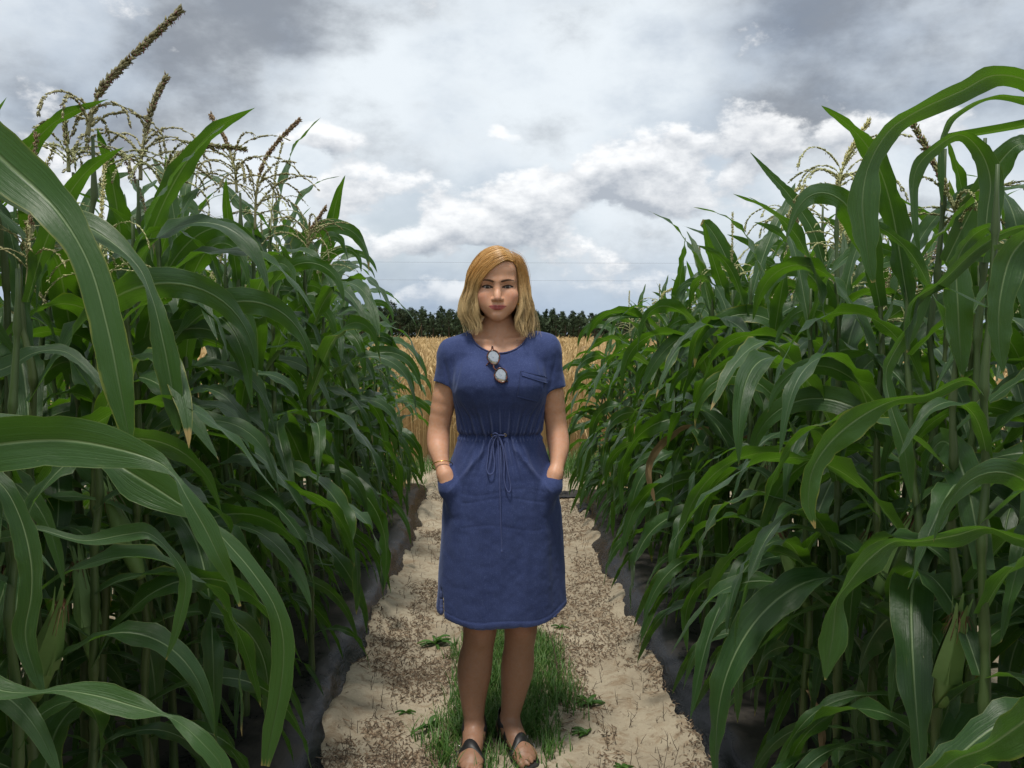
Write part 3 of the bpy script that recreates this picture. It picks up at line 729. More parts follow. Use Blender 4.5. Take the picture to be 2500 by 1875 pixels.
# ================================================================== MAIZE
def leaf_material(name, dry=False):
    m, t, p, o = new_mat(name)
    u_, v_, _ = sepxyz(t, tex(t, 'UV'))
    oi = t.nodes.new('ShaderNodeObjectInfo'); ro = X(t, oi.outputs['Random'])
    mid = (u_ - 0.5).abs()
    uvs = comb(t, u_ * 26.0, v_ * 1.3 + ro * 37.0, ro * 11.0)
    st, _ = noise(t, uvs, 1.0, 3.0, 0.6)                           # parallel veins
    blot, _ = noise(t, comb(t, u_ * 3.0, v_ * 9.0, ro * 50.0), 1.6, 4.0, 0.6)
    if dry:
        c = mixc(t, st, (0.20, 0.115, 0.05), (0.46, 0.33, 0.17)); tc_ = c
        p.inputs['Roughness'].default_value = 0.75
    else:
        c = mixc(t, ro, (0.009, 0.037, 0.007), (0.027, 0.074, 0.012))
        c = mixc(t, st.ss(0.35, 0.65) * 0.45, c, (0.034, 0.092, 0.020))
        c = mixc(t, blot.ss(0.62, 0.78) * 0.35, c, (0.10, 0.15, 0.03))
        c = mixc(t, mid.ss(0.035, 0.018) * 0.75 * v_.ss(0.95, 0.55), c, (0.20, 0.28, 0.13))        # midrib
        c = mixc(t, mid.ss(0.482, 0.497) * 0.5, c, (0.22, 0.27, 0.09))                              # thin pale margin
        fl, _ = noise(t, comb(t, u_ * 14.0, v_ * 26.0, ro * 90.0), 2.2, 2.0, 0.5)
        c = mixc(t, fl.ss(0.755, 0.80) * 0.6, c, (0.40, 0.38, 0.20))                                # flecks and scars
        tipf = (v_ + (blot - 0.5) * 0.06 - 0.985 + ro.ss(0.80, 1.0) * 0.06).ss(0.0, 0.02)
        c = mixc(t, tipf, c, (0.36, 0.25, 0.09))                                                    # scorched tips
        edgey = (mid - 0.44 + (blot - 0.5) * 0.25).ss(0.0, 0.07) * ro.ss(0.80, 0.95) * 0.6
        c = mixc(t, edgey, c, (0.30, 0.27, 0.03))
        tc_ = mixc(t, mid.ss(0.05, 0.02) * 0.5 + tipf * 0.4, (0.13, 0.31, 0.010), (0.20, 0.30, 0.06))
        setp(t, p, 'Roughness', st * 0.16 + 0.34)
        p.inputs['Specular IOR Level'].default_value = 0.45
        p.inputs['Sheen Weight'].default_value = 0.10
        p.inputs['Sheen Tint'].default_value = (0.75, 0.9, 0.85, 1)
    setp(t, p, 'Base Color', c)
    ridge = mid.ss(0.06, 0.0) * 0.8
    crk, _ = noise(t, comb(t, u_ * 5.0, v_ * 34.0, ro * 70.0), 1.0, 3.0, 0.6)
    bump(t, p, st * 0.5 + ridge + blot * 0.5 + crk * 0.45, 0.45, 0.005)
    tr = t.nodes.new('ShaderNodeBsdfTranslucent'); t.links.new(tc_, tr.inputs[0])
    mx = t.nodes.new('ShaderNodeMixShader'); mx.inputs[0].default_value = 0.15 if dry else 0.30
    t.links.new(p.outputs[0], mx.inputs[1]); t.links.new(tr.outputs[0], mx.inputs[2]); t.links.new(mx.outputs[0], o.inputs[0])
    return m
m_leaf = leaf_material("maize_leaf")
m_dry = leaf_material("dry_maize_leaf", True)

m_stalk, t, p, o = new_mat("maize_stalk")
oi = t.nodes.new('ShaderNodeObjectInfo'); ro = X(t, oi.outputs['Random'])
x_, y_, z_ = sepxyz(t, tex(t))
n1, _ = noise(t, comb(t, x_ * 120.0, y_ * 120.0, z_ * 6.0), 1.0, 3.0)
c = mixc(t, n1, (0.026, 0.060, 0.013), (0.062, 0.105, 0.026)); c = mixc(t, ro * 0.4, c, (0.09, 0.105, 0.035))
setp(t, p, 'Base Color', c); p.inputs['Roughness'].default_value = 0.5

m_tass, t, p, o = new_mat("maize_tassel")
at = t.nodes.new('ShaderNodeAttribute'); at.attribute_name = 'Col'
n1, _ = noise(t, tex(t), 400.0, 2.0)
setp(t, p, 'Base Color', mixc(t, n1 * 0.45, at.outputs['Color'], (0.16, 0.14, 0.06))); p.inputs['Roughness'].default_value = 0.65

def leaf_uv(n, m):
    return np.stack([np.tile(np.linspace(0, 1, m), n), np.repeat(np.linspace(0, 1, n), m)], -1)

def leaf_shape(seed, th0, th1, bend, roll, lat, W=0.120, wave=0.30, n=30, m=7):
    """unit-length blade growing outwards along +x from the origin."""
    r = np.random.default_rng(seed)
    s = np.linspace(0, 1, n)
    th = th0 + (th1 - th0) * sstep(0, 1, s ** bend) + 0.10 * np.sin(s * r.uniform(5, 11) + r.uniform(0, 6)) * s
    ph = lat * s ** 1.6 + 0.10 * np.sin(s * r.uniform(4, 8) + r.uniform(0, 6)) * s
    T = np.stack([np.cos(th) * np.cos(ph), np.cos(th) * np.sin(ph), np.sin(th)], -1)
    P = np.concatenate([[[0, 0, 0]], np.cumsum((T[1:] + T[:-1]) * 0.5 / (n - 1), axis=0)])
    S = np.stack([-np.sin(ph), np.cos(ph), 0 * ph], -1)
    Nn = np.cross(T, S)
    a_ = r.uniform(.15, .5); rl = roll * (0.35 * s ** 1.4 + 0.65 * sstep(a_, a_ + r.uniform(.18, .40), s)) + 0.25 * np.sin(s * r.uniform(4, 9) + r.uniform(0, 6)) * s
    S2 = S * np.cos(rl)[:, None] + Nn * np.sin(rl)[:, None]; N2 = np.cross(T, S2)
    w = 0.5 * W * (0.50 + 0.50 * sstep(0, 0.38, s)) * np.clip(1 - s ** 2.4, 0, 1) ** 0.85
    u = np.linspace(-1, 1, m)
    f1, f2 = r.uniform(2.5, 5, 2); p1, p2 = r.uniform(0, 6.28, 2)
    fold = 0.26 * (1 - 0.8 * s)
    V = np.zeros((n, m, 3))
    for k, uu in enumerate(u):
        wv = ((np.sin(6.283 * (f1 if uu > 0 else f2) * s + (p1 if uu > 0 else p2)) + .5 * np.sin(6.283 * 2.3 * (f2 if uu > 0 else f1) * s + p2)) * wave * abs(uu) ** 2.0 * sstep(0.02, 0.2, s))
        V[:, k] = P + S2 * (uu * w)[:, None] + N2 * ((abs(uu) * fold + wv) * w)[:, None]
    return V.reshape(-1, 3)

LEAF = {}
def add_variants(kind, n, gen, **kw):
    LEAF[kind] = []
    for k in range(n):
        V = leaf_shape(hash_seed(kind) + k, *gen(np.random.default_rng(hash_seed(kind) + 500 + k)), **kw)
        LEAF[kind].append((mesh("leaf", V, grid_faces(7, 30), m_leaf, uv=leaf_uv(30, 7)), V[::10]))
def hash_seed(s): return sum(ord(c) * 31 for c in s)
add_variants("arch", 14, lambda r: (r.uniform(0.75, 1.15), r.uniform(-1.5, -1.0), r.uniform(0.8, 1.3), r.uniform(-2.6, 2.6), r.uniform(-1.1, 1.1)))
add_variants("droop", 14, lambda r: (r.uniform(0.4, 0.9), r.uniform(-1.65, -1.3), r.uniform(0.5, 0.85), r.uniform(-3.4, 3.4), r.uniform(-1.2, 1.2)))
add_variants("erect", 8, lambda r: (r.uniform(1.2, 1.42), r.uniform(0.2, 0.9), r.uniform(1.4, 2.2), r.uniform(-1.0, 1.0), r.uniform(-.4, .4)))
add_variants("curl", 8, lambda r: (r.uniform(1.0, 1.3), r.uniform(-1.6, -1.1), r.uniform(1.2, 1.8), r.uniform(-3.0, 3.0), r.uniform(-.5, .5)))
add_variants("low", 8, lambda r: (r.uniform(0.2, 0.7), r.uniform(-1.6, -1.2), r.uniform(0.5, 0.9), r.uniform(-3.0, 3.0), r.uniform(-.9, .9)), W=0.085)

DRY = []
for k in range(5):                                                # withered bottom leaves
    r_ = np.random.default_rng(60 + k); V = leaf_shape(70 + k, r_.uniform(-.2, .3), -1.5, .5, r_.uniform(-4, 4), r_.uniform(-1, 1), W=.065, wave=.6)
    DRY.append((mesh("leaf", V, grid_faces(7, 30), m_dry, uv=leaf_uv(30, 7)), V[::10]))

def stalk_mesh(seed, H=1.0):
    r = np.random.default_rng(seed); P = []; rad = []
    nn = 11; zz = np.concatenate([[-0.04], np.linspace(0.02, 0.93, nn) + r.normal(0, .008, nn)])
    pts = catmull(np.stack([r.normal(0, .006, nn + 1) * np.linspace(0, 1, nn + 1), r.normal(0, .006, nn + 1), zz], -1), 12 * nn)
    z = pts[:, 2]; rr = 0.0105 * (1 - 0.58 * np.clip(z, 0, 1))
    for q in zz[1:]: rr = rr + 0.0032 * np.exp(-((z - q) / 0.007) ** 2) + 0.0022 * sstep(0, 0.01, z - q) * sstep(0.09, 0.0, z - q)
    ex = np.array([[pts[-1, 0], pts[-1, 1], 0.965], [pts[-1, 0], pts[-1, 1], 1.0]])
    v, f = tube(np.concatenate([pts, ex]), np.concatenate([rr, [0.004, 0.0035]]), 7)
    return mesh("stalk", v, f, m_stalk)
STALK = [stalk_mesh(300 + k) for k in range(5)]

# spikelets: small three-sided bipyramids set along a polyline
def spikelets(P, per_m, L, wd, col, colvar, r, spread=0.35, anth=0.0, anth_col=(0.28, 0.06, 0.09), rows=4):
    P = np.asarray(P, float); seg = np.linalg.norm(np.diff(P, axis=0), axis=1); cum = np.concatenate([[0], np.cumsum(seg)])
    n = max(4, int(per_m * cum[-1])); d = np.sort(r.uniform(0.0, 1.0, n)) * cum[-1]
    C = np.stack([np.interp(d, cum, P[:, k]) for k in range(3)], -1)
    Tn = np.gradient(P, axis=0); Tn = np.stack([np.interp(d, cum, Tn[:, k]) for k in range(3)], -1); Tn /= np.linalg.norm(Tn, axis=1)[:, None]
    a = np.arange(n) * 2 * np.pi / rows * 1.0 + r.normal(0, .35, n)
    ref = np.array([0.3, 0.2, 0.93]); A = np.cross(Tn, ref); A /= np.linalg.norm(A, axis=1)[:, None]; B = np.cross(Tn, A)
    O = A * np.cos(a)[:, None] + B * np.sin(a)[:, None]
    D = Tn * (1 - spread) + O * spread + r.normal(0, .10, (n, 3)); D /= np.linalg.norm(D, axis=1)[:, None]
    out = []
    def bip(C, D, O, Ln, w):
        S = np.cross(D, O); S /= np.linalg.norm(S, axis=1)[:, None] + 1e-9; U = np.cross(S, D)
        Ln = Ln[:, None]; w = w[:, None]
        M = C + D * Ln * 0.42
        V = np.stack([C, M + S * w, M - S * 0.5 * w + U * 0.87 * w, M - S * 0.5 * w - U * 0.87 * w, C + D * Ln], 1).reshape(-1, 3)
        i = np.arange(len(C))[:, None] * 5
        F = np.concatenate([i + np.array([q]) for q in ([[0, 2, 1]], [[0, 3, 2]], [[0, 1, 3]], [[1, 2, 4]], [[2, 3, 4]], [[3, 1, 4]])]) if False else \
            np.concatenate([i + np.array([[p0, p1, p2]]) for p0, p1, p2 in ((0, 2, 1), (0, 3, 2), (0, 1, 3), (1, 2, 4), (2, 3, 4), (3, 1, 4))])
        return V, F
    Ls = L * r.uniform(0.7, 1.25, n); V, F = bip(C + O * wd * 0.25, D, O, Ls, wd * r.uniform(0.6, 1.15, n))
    cl = np.repeat(np.clip(np.array(col) * (1 + r.normal(0, colvar, (n, 1))), 0.01, 1), 5, axis=0)
    out.append((V, F, cl))
    if anth > 0:
        k = r.random(n) < anth; nk = int(k.sum())
        if nk:
            D2 = np.stack([r.normal(0, .25, nk), r.normal(0, .25, nk), -np.ones(nk)], -1); D2 /= np.linalg.norm(D2, axis=1)[:, None]
            V, F = bip(C[k] + D[k] * L * 0.8, D2, O[k], r.uniform(.006, .011, nk), np.full(nk, 0.0013))
            out.append((V, F, np.repeat(np.array(anth_col) * (1 + r.normal(0, .25, (nk, 1))), 5, axis=0)))
    return out

TCOL = {'green': ((0.20, 0.21, 0.075), (0.36, 0.38, 0.17), (0.26, 0.085, 0.09)), 'purple': ((0.17, 0.16, 0.075), (0.38, 0.36, 0.19), (0.30, 0.07, 0.11)),
        'brown': ((0.22, 0.15, 0.08), (0.40, 0.38, 0.18), (0.28, 0.09, 0.06)), 'yellow': ((0.50, 0.48, 0.20), (0.55, 0.56, 0.26), (0.5, 0.4, 0.16))}

def tassel_meshes(spike, kind, nbr, seed, dens=1.0, thick=1.0):
    """(spike mesh, [branch meshes]); spike = polyline, first third is bare stem carrying the branches."""
    r = np.random.default_rng(seed); sc, bc, ac = TCOL[kind]
    S = catmull(spike, 40); L = np.linalg.norm(np.diff(S, axis=0), axis=1).sum()
    tv, tf = tube(S, np.linspace(0.0040, 0.0010, 40) * (.6 + .4 * thick), 5)
    parts = [(tv, tf, np.tile(np.array(bc) * 0.8, (len(tv), 1)))]
    parts += spikelets(S[9:18], 420 * dens, 0.011, 0.0019 * thick, bc, .15, r, .25)
    parts += spikelets(S[16:], 950 * dens, 0.0105 * (1 + .35 * (thick - 1)), 0.0021 * thick, sc, .2, r, .42, 0.45, ac, 6)
    sv, sf, scol = join(parts)
    spike_me = mesh("tassel", sv, sf, m_tass, col=scol)
    brs = []
    for k in range(nbr):
        b = S[int(4 + 11 * k / nbr)]; a = k * 2.4 + r.normal(0, .35); el = r.uniform(0.4, 1.15); Lb = r.uniform(0.16, 0.27) * min(1.0, L / 0.30 + 0.2)
        s = np.linspace(0, 1, 14); e = el - (r.uniform(1.2, 2.4)) * s ** 1.3
        dd = np.stack([np.cos(e) * np.cos(a + .3 * s), np.cos(e) * np.sin(a + .3 * s), np.sin(e)], -1)
        Pb = b + np.concatenate([[[0, 0, 0]], np.cumsum(dd[1:], axis=0)]) * Lb / 13
        v0, f0 = tube(Pb, np.linspace(0.0013, 0.0006, 14), 3, False)
        v, f, c = join([(v0, f0, np.tile(np.array(bc), (len(v0), 1)))] + spikelets(Pb, 280 * dens, 0.0120, 0.0020 * (.5 + .5 * thick), bc, .22, r, .22, 0.06, ac, 2))
        brs.append(mesh("branch", v, f, m_tass, col=c))
    return spike_me, brs
TASSEL = []
for k in range(6):
    r = np.random.default_rng(700 + k); h = r.uniform(.30, .40); l = r.normal(0, .06, 2)
    TASSEL.append(tassel_meshes([[0, 0, 0], [l[0] * .1, l[1] * .1, h * .3], [l[0] * .5, l[1] * .5, h * .7], [l[0] * 1.3, l[1] * 1.3, h]],
                                ['green', 'yellow', 'green', 'brown', 'yellow', 'purple'][k], int(r.integers(9, 14)), 720 + k, 0.8, 1.15))

# ear of maize in its husk, growing along +z
def ear_meshes(seed):
    r = np.random.default_rng(seed); parts = []
    s = np.linspace(0, 1, 14); rad = 0.023 * np.sin(np.pi * (0.12 + 0.83 * s)) ** 0.7
    parts.append(tube(np.stack([0.01 * s ** 2, 0 * s, 0.21 * s], -1), rad, 10))
    v, f = [], []
    for k in range(5):                                   # husk leaves parting at the top
        a = k * 1.26 + r.normal(0, .2); q = np.linspace(0.35, 1.25, 8); w = 0.018 * np.clip(1.3 - q, 0, 1) + .0008
        ro_ = 0.024 * np.sin(np.pi * np.clip(.12 + .83 * q, 0, .95)) ** .7 + 0.03 * np.clip(q - .85, 0, 1)
        ctr = np.stack([ro_ * np.cos(a), ro_ * np.sin(a), 0.21 * q], -1); sd = np.array([-np.sin(a), np.cos(a), 0])
        parts.append((np.stack([ctr - sd * w[:, None], ctr + sd * w[:, None]], 1).reshape(-1, 3), grid_faces(2, 8)))
    V, F, _ = join(parts)
    silk = []
    for k in range(26):
        a = r.uniform(0, 6.28); o_ = r.uniform(.01, .035)
        silk.append(tube([[0, 0, .2], [.5 * o_ * np.cos(a), .5 * o_ * np.sin(a), .225], [o_ * np.cos(a), o_ * np.sin(a), .205 - r.uniform(0, .05)]], [.0009, .0008, .0005], 3, False))
    sv, sf, _ = join(silk)
    return mesh("ear", V, F, m_husk), mesh("silk", sv, sf, m_silk)
m_husk = simple("maize_husk", (0.13, 0.22, 0.06), 0.55)
m_silk = simple("maize_silk", (0.13, 0.06, 0.025), 0.6)
EAR = [ear_meshes(800 + k) for k in range(2)]

rc = np.random.default_rng(12)
def rot_pts(V, az, sc, loc):
    c, s = math.cos(az), math.sin(az); W_ = V * sc
    return np.stack([W_[:, 0] * c - W_[:, 1] * s + loc[0], W_[:, 0] * s + W_[:, 1] * c + loc[1], W_[:, 2] + loc[2]], -1)

def leaf_ok(P, clear, ymin=1.6):
    x, y, z = P[:, 0], P[:, 1], P[:, 2]
    if np.any((np.abs(x - 0.03) < clear) & (z > 0.0)): return False
    if np.any(z < 0.06): return False
    if np.any((z - 1.36 > 0.285 * y) & (y > 0.3)): return False                      # nothing overtops the leaves in front
    front = (y < ymin) & (y > 0.0) & ((np.abs(x - 0.03) < np.where(x > 0, .40, .50) * np.maximum(y, 0.05)) | ((z > 1.25) & (np.abs(x - 0.03) < 0.66 * y)))
    front |= (y < 1.15) & (y > 0.0) & (np.abs(x - 0.03) < 0.66 * y)
    if np.any(front): return False
    if np.any((y < 0.15) & (np.abs(x) < 0.55)): return False
    return True

HL = lambda y: float(np.interp(y, [1.0, 2.5, 4.4, 5.3, 6.2, 7.6], [1.38, 1.50, 1.68, 1.40, 1.15, 0.88]))       # stalk heights along the rows
HR = lambda y: float(np.interp(y, [1.0, 2.5, 3.6, 5.0, 6.6, 7.4], [1.28, 1.40, 1.47, 1.42, 1.18, 1.02]))
ZG = 0.062         # top of the beds
OCC = []          # places already taken by the plants in front
PLANTS = []
def plant(x, y, H, label, group, tassel=None, leaves=True, lean=None, nleaf=None, ear=None, face=None, clear=0.42, ymin=1.6, low=2, cap=9.0):
    """a maize plant: stalk, alternate leaves, tassel, sometimes an ear."""
    zg = ZG
    root = obj("maize_plant", None, loc=(x, y, zg), rot=(rc.normal(0, .02), rc.normal(0, .025), 0) if lean is None else lean,
               label=label, category="maize plant", group=group)
    si = int(rc.integers(0, 5))
    obj("stalk", STALK[si], root, rot=(0, 0, rc.uniform(0, 6.28)), scl=(1.0 + .15 * rc.random(), 1.0, H))
    if leaves:
        n = nleaf or int(rc.integers(13, 16))
        az0 = (0.0 if face is None else face) + rc.normal(0, 0.55)
        for k in range(n):
            q = k / (n - 1); z = min(H, cap) * (0.10 + 0.84 * q ** 0.92) + rc.normal(0, .01)
            for tr_ in range(9):
                az = az0 + math.pi * (k % 2) + rc.normal(0, 0.62 + 0.1 * tr_)
                if q < 0.22: kd, Ls = "low", rc.uniform(.45, .65)
                elif q < 0.62: kd, Ls = ("arch" if rc.random() < .45 else "droop"), rc.uniform(.55, .86)
                elif q < 0.86: kd, Ls = ("arch" if rc.random() < .55 else "curl"), rc.uniform(.50, .78)
                else: kd, Ls = ("erect" if rc.random() < .5 else "curl"), rc.uniform(.40, .62)
                me, samp = LEAF[kd][int(rc.integers(0, len(LEAF[kd])))]
                Ls *= (1.0 - 0.06 * tr_) * min(1.0, 0.45 + 0.33 * min(H, cap))
                if leaf_ok(rot_pts(samp, az, Ls, (x, y, z + zg)), clear, ymin):
                    lf = obj("leaf", me, root, loc=(0, 0, z), rot=(0, 0, az), scl=(Ls, Ls * rc.uniform(.85, 1.2), Ls))
                    break
        for k in range(low):                                        # short basal leaves and tillers
            me, samp = LEAF["low"][int(rc.integers(0, 8))] if rc.random() > .12 else DRY[int(rc.integers(0, 5))]
            az = rc.uniform(0, 6.28); Ls = rc.uniform(.35, .55); z = rc.uniform(.10, .35)
            if leaf_ok(rot_pts(samp, az, Ls, (x, y, z + zg)), clear, ymin): obj("leaf", me, root, loc=(0, 0, z), rot=(0, 0, az), scl=Ls)
    if tassel is not None:
        sp, brs = TASSEL[tassel]
        ts = obj("tassel", sp, root, loc=(0, 0, H * 0.97), rot=(rc.normal(0, .12), rc.normal(0, .12), rc.uniform(0, 6.28)), scl=rc.uniform(.8, 1.05))
        for b in brs: obj("branch", b, ts)
    if ear:
        em, sm = EAR[int(rc.integers(0, 2))]; a = rc.uniform(0, 6.28)
        e_ = obj("ear", em, root, loc=(0, 0, H * rc.uniform(.36, .48)), rot=(0.38, 0, a)); obj("silk", sm, e_)
    PLANTS.append((x, y)); OCC.append((x, y))
    return root

# ---- plants nearest the camera with their own leaves
FRONT = [(-0.99, 1.46, 1.95, "maize plant whose broad arching leaf sweeps down through the upper left corner"),
         (-1.02, 1.80, 1.90, "maize plant whose narrow twisted leaf hangs right behind the broad upper left one"),
         (-0.88, 1.15, 1.80, "maize plant with the broad level leaf reaching in from the left edge"),
         (-0.93, 1.34, 1.85, "maize plant whose long leaf bends to the bottom edge left of the path"),
         (-0.82, 1.00, 1.60, "maize plant whose twisted leaf crosses the bottom left corner"),
         (1.15, 1.76, 1.75, "maize plant whose huge arching leaf stands highest at the right edge"),
         (1.00, 1.77, 1.70, "maize plant with the hooked leaf beneath the huge arching one"),
         (1.02, 1.97, 1.72, "maize plant with a leaning green tassel spike near the upper right corner"),
         (0.99, 1.38, 1.60, "maize plant whose twisted leaf hangs in front of the dark lower right maize"),
         (0.89, 1.53, 1.60, "maize plant whose broad pale-ribbed leaf slants down right of the path"),
         (0.75, 0.96, 1.50, "maize plant whose pale leaf fills the bottom right corner"),
         (1.10, 3.62, 1.65, "maize plant with a stiff blunt upright leaf and one withered brown leaf, right"),
         (1.14, 3.02, 1.75, "maize plant whose thin pointed leaf pricks the sky right of centre")]
FR = []
for k, (x, y, H, lb) in enumerate(FRONT):
    FR.append(plant(x, y, H, lb, "maize plants nearest the camera", lean=(0, 0, 0), leaves=True, nleaf=12, face=0.0, ymin=2.2 if x < 0 else 1.9, cap=HL(y) if x < 0 else HR(y)))
for pi_, mt, A, B in HERO_LEAVES:
    x, y, H, _ = FRONT[pi_]
    A = np.array(A); B = np.array(B)
    side = (A[0] - B[0]); side = side / np.linalg.norm(side) * 0.018
    far = math.hypot((A[0][0] + B[0][0]) / 2 - x, (A[0][1] + B[0][1]) / 2 - y) > 0.03
    if far:
        zb = min(H + 0.10, (A[0][2] + B[0][2]) / 2 - 0.04); b = np.array([x, y, zb])
        A = np.concatenate([[b + side], A]); B = np.concatenate([[b - side], B])
    n, m = 52, 9
    A = catmull(A, n); B = catmull(B, n); C = (A + B) / 2; A, B = C + (A - C) * .86, C + (B - C) * .86
    T = np.gradient(C, axis=0); Nn = np.cross(T, A - B); Nn /= np.linalg.norm(Nn, axis=1)[:, None] + 1e-9
    Wd = np.linalg.norm(A - B, axis=1)[:, None]; s = np.linspace(0, 1, n)[:, None]
    rr = np.random.default_rng(900 + pi_ + int(abs(A[5][2]) * 97)); V = np.zeros((n, m, 3))
    for E in (A, B):                                              # small tears and dents in the margin
        cut = 1 - sum(rr.uniform(.04, .20) * np.exp(-((s - rr.uniform(.15, .95)) / rr.uniform(.006, .03)) ** 2) for _ in range(7)) + 0.03 * np.sin(s * 90 + rr.uniform(0, 6))
        E[:] = C + (E - C) * cut
    for k, u in enumerate(np.linspace(-1, 1, m)):
        wv = (np.sin(s * (22 if u > 0 else 17) + pi_) * 0.07 + np.sin(s * (49 if u > 0 else 58) + pi_ * 2) * 0.03) * abs(u) ** 2
        V[:, k] = C + (A - B) * 0.5 * u + Nn * Wd * (0.13 * (abs(u) - 0.5) * (1 - 0.5 * s) + wv)
    V = V.reshape(-1, 3) - np.array([x, y, ZG])
    o_ = obj("leaf", mesh("leaf", V, grid_faces(m, n), m_dry if mt == 'dry' else m_leaf, uv=leaf_uv(n, m)), FR[pi_])
    if mt == 'dry': o_['label'] = "withered brown leaf hanging down"

TL = ["maize plant with the tallest purple-brown tassel leaning across the left sky", "maize plant with an upright purple tassel right of the tallest one",
      "maize plant whose green tassel spike droops to the right", "maize plant with a thin brown tassel leaning left, above the left row",
      "maize plant with a curved dark tassel tip, rightmost tall tassel of the left row", "maize plant with a short green tassel left of the tallest one",
      "maize plant with a small brown tassel low at the right end of the left tassels", "",
      "maize plant with a slim yellow tassel left of the huge right arching leaf", "maize plant with a straight yellow tassel deep in the right row",
      "maize plant with a drooping yellow-green tassel, near the far end of the right row", "maize plant with a spreading yellow tassel mid-way along the right row"]
for k, (kind, nbr, P) in enumerate(HERO_TASSELS):
    P = np.array(P)
    if k == 7: root, (x, y) = FR[7], FRONT[7][:2]
    else:
        x, y = float(P[0][0]), float(P[0][1]); H = float(P[0][2]) - ZG
        root = plant(x, y, H, TL[k], "maize plants with their tassels against the sky", lean=(0, 0, 0), face=rc.normal(0, .5), cap=HL(y) if x < 0 else HR(y))
    sp, brs = tassel_meshes(P - np.array([x, y, ZG]), kind, nbr, 940 + k, 1.3, 2.3 if k in (0, 1) else 1.7)
    ts = obj("tassel", sp, root, label={'purple': "purple-brown flowering tassel", 'green': "green tassel", 'brown': "brown tassel", 'yellow': "pale yellow tassel"}[kind])
    for b in brs: obj("branch", b, ts)

ORD = ["first", "second", "third", "fourth", "fifth", "sixth", "seventh", "eighth", "ninth", "tenth", "eleventh", "twelfth", "thirteenth", "fourteenth",
       "fifteenth", "sixteenth", "seventeenth", "eighteenth", "nineteenth", "twentieth", "twenty-first", "twenty-second", "twenty-third", "twenty-fourth",
       "twenty-fifth", "twenty-sixth", "twenty-seventh", "twenty-eighth", "twenty-ninth", "thirtieth", "thirty-first", "thirty-second", "thirty-third", "thirty-fourth", "thirty-fifth", "thirty-sixth"]
def row(x, y0, y1, step, Hf, side, which, tass, nleaf=None, clear=0.42, shared=None):
    y = y0; k = 0
    while y < y1:
        xx, yy = x + rc.normal(0, .035), y + rc.normal(0, .03)
        if all((xx - a) ** 2 + (yy - b) ** 2 > 0.0100 for a, b in OCC):
            H = Hf(yy) + rc.normal(0, .07)
            ts_ = rc.random() < tass
            if shared is None: lb = "%s maize plant along the %s path-side row, counted from the camera" % (ORD[min(k, 35)], side)
            elif "second row" in shared: lb = "%s plant, counted from the camera, in the half-hidden %s" % (ORD[min(k, 35)], shared.split("in the ")[1])
            else: lb = ("tasselled " if ts_ else "") + shared + (", near the camera" if yy < 3.4 else ", half-way along" if yy < 5.6 else ", far end")
            plant(xx, yy, H, lb, which, tassel=int(rc.integers(0, 6)) if ts_ else None, ear=rc.random() < 0.45, nleaf=nleaf, clear=clear, low=6 if shared is None else 2)
            k += 1
        y += step * rc.uniform(.85, 1.15)
row(-0.92, 1.30, 7.5, 0.19, HL, "left", "maize in the left path-side row", 0.35, clear=0.40)
row(0.93, 1.30, 7.2, 0.19, HR, "right", "maize in the right path-side row", 0.2, clear=0.33)
for x, nm in ((-1.17, "second"), (-1.42, "third")):
    row(x, 1.4, 7.6, 0.21, HL, "", "maize in the %s row of the left bed" % nm, 0.6, nleaf=11, shared="maize plant half hidden in the %s row of the left bed" % nm)
for x, nm in ((1.20, "second"), (1.48, "third")):
    row(x, 1.7, 7.3, 0.21, HR, "", "maize in the %s row of the right bed" % nm, 0.6, nleaf=11, shared="maize plant half hidden in the %s row of the right bed" % nm)
row(-1.66, 1.7, 4.6, 0.21, HL, "", "maize at the back of the left bed", 0.4, nleaf=12, shared="maize plant at the dark back of the left bed")
row(1.72, 1.8, 4.6, 0.21, HR, "", "maize at the back of the right bed", 0.4, nleaf=12, shared="maize plant at the dark back of the right bed")
for x in (-2.6, -2.95):
    row(x, 2.2, 8.0, 0.34, lambda y: HL(y) - .05, "", "maize in the bed farther left", 0.4, nleaf=11, shared="maize plant glimpsed through the left row, in the next bed")
for x in (2.65, 3.0):
    row(x, 2.4, 7.8, 0.34, HR, "", "maize in the bed farther right", 0.4, nleaf=11, shared="maize plant glimpsed through the right row, in the next bed")
# ================================================================== THE WOMAN ON THE PATH
#  local frame: x to the picture's right, -y towards the camera, z up, feet on z = 0
f4 = np.float32
class Grid:
    """samples of a distance field on a box of voxels"""
    def __init__(s, lo, hi, h):
        s.lo = np.array(lo, float); s.h = h
        s.n = np.ceil((np.array(hi) - s.lo) / h).astype(int) + 1
        s.ax = [(s.lo[k] + h * np.arange(s.n[k])).astype(f4) for k in range(3)]
        s.F = np.full(s.n, 1.0, f4)
    def block(s, lo, hi):
        sl = []
        for k in range(3):
            a = int(max(0, math.floor((lo[k] - s.lo[k]) / s.h))); b = int(min(s.n[k], math.ceil((hi[k] - s.lo[k]) / s.h) + 1))
            if b <= a: return None, None
            sl.append(slice(a, b))
        P = (s.ax[0][sl[0]][:, None, None], s.ax[1][sl[1]][None, :, None], s.ax[2][sl[2]][None, None, :])
        return tuple(sl), P

def smin(a, b, k):
    if k <= 0: return np.minimum(a, b)
    h = np.maximum(k - np.abs(a - b), 0) / k
    return np.minimum(a, b) - h * h * (k * 0.25)
def smax(a, b, k): return -smin(-a, -b, k)

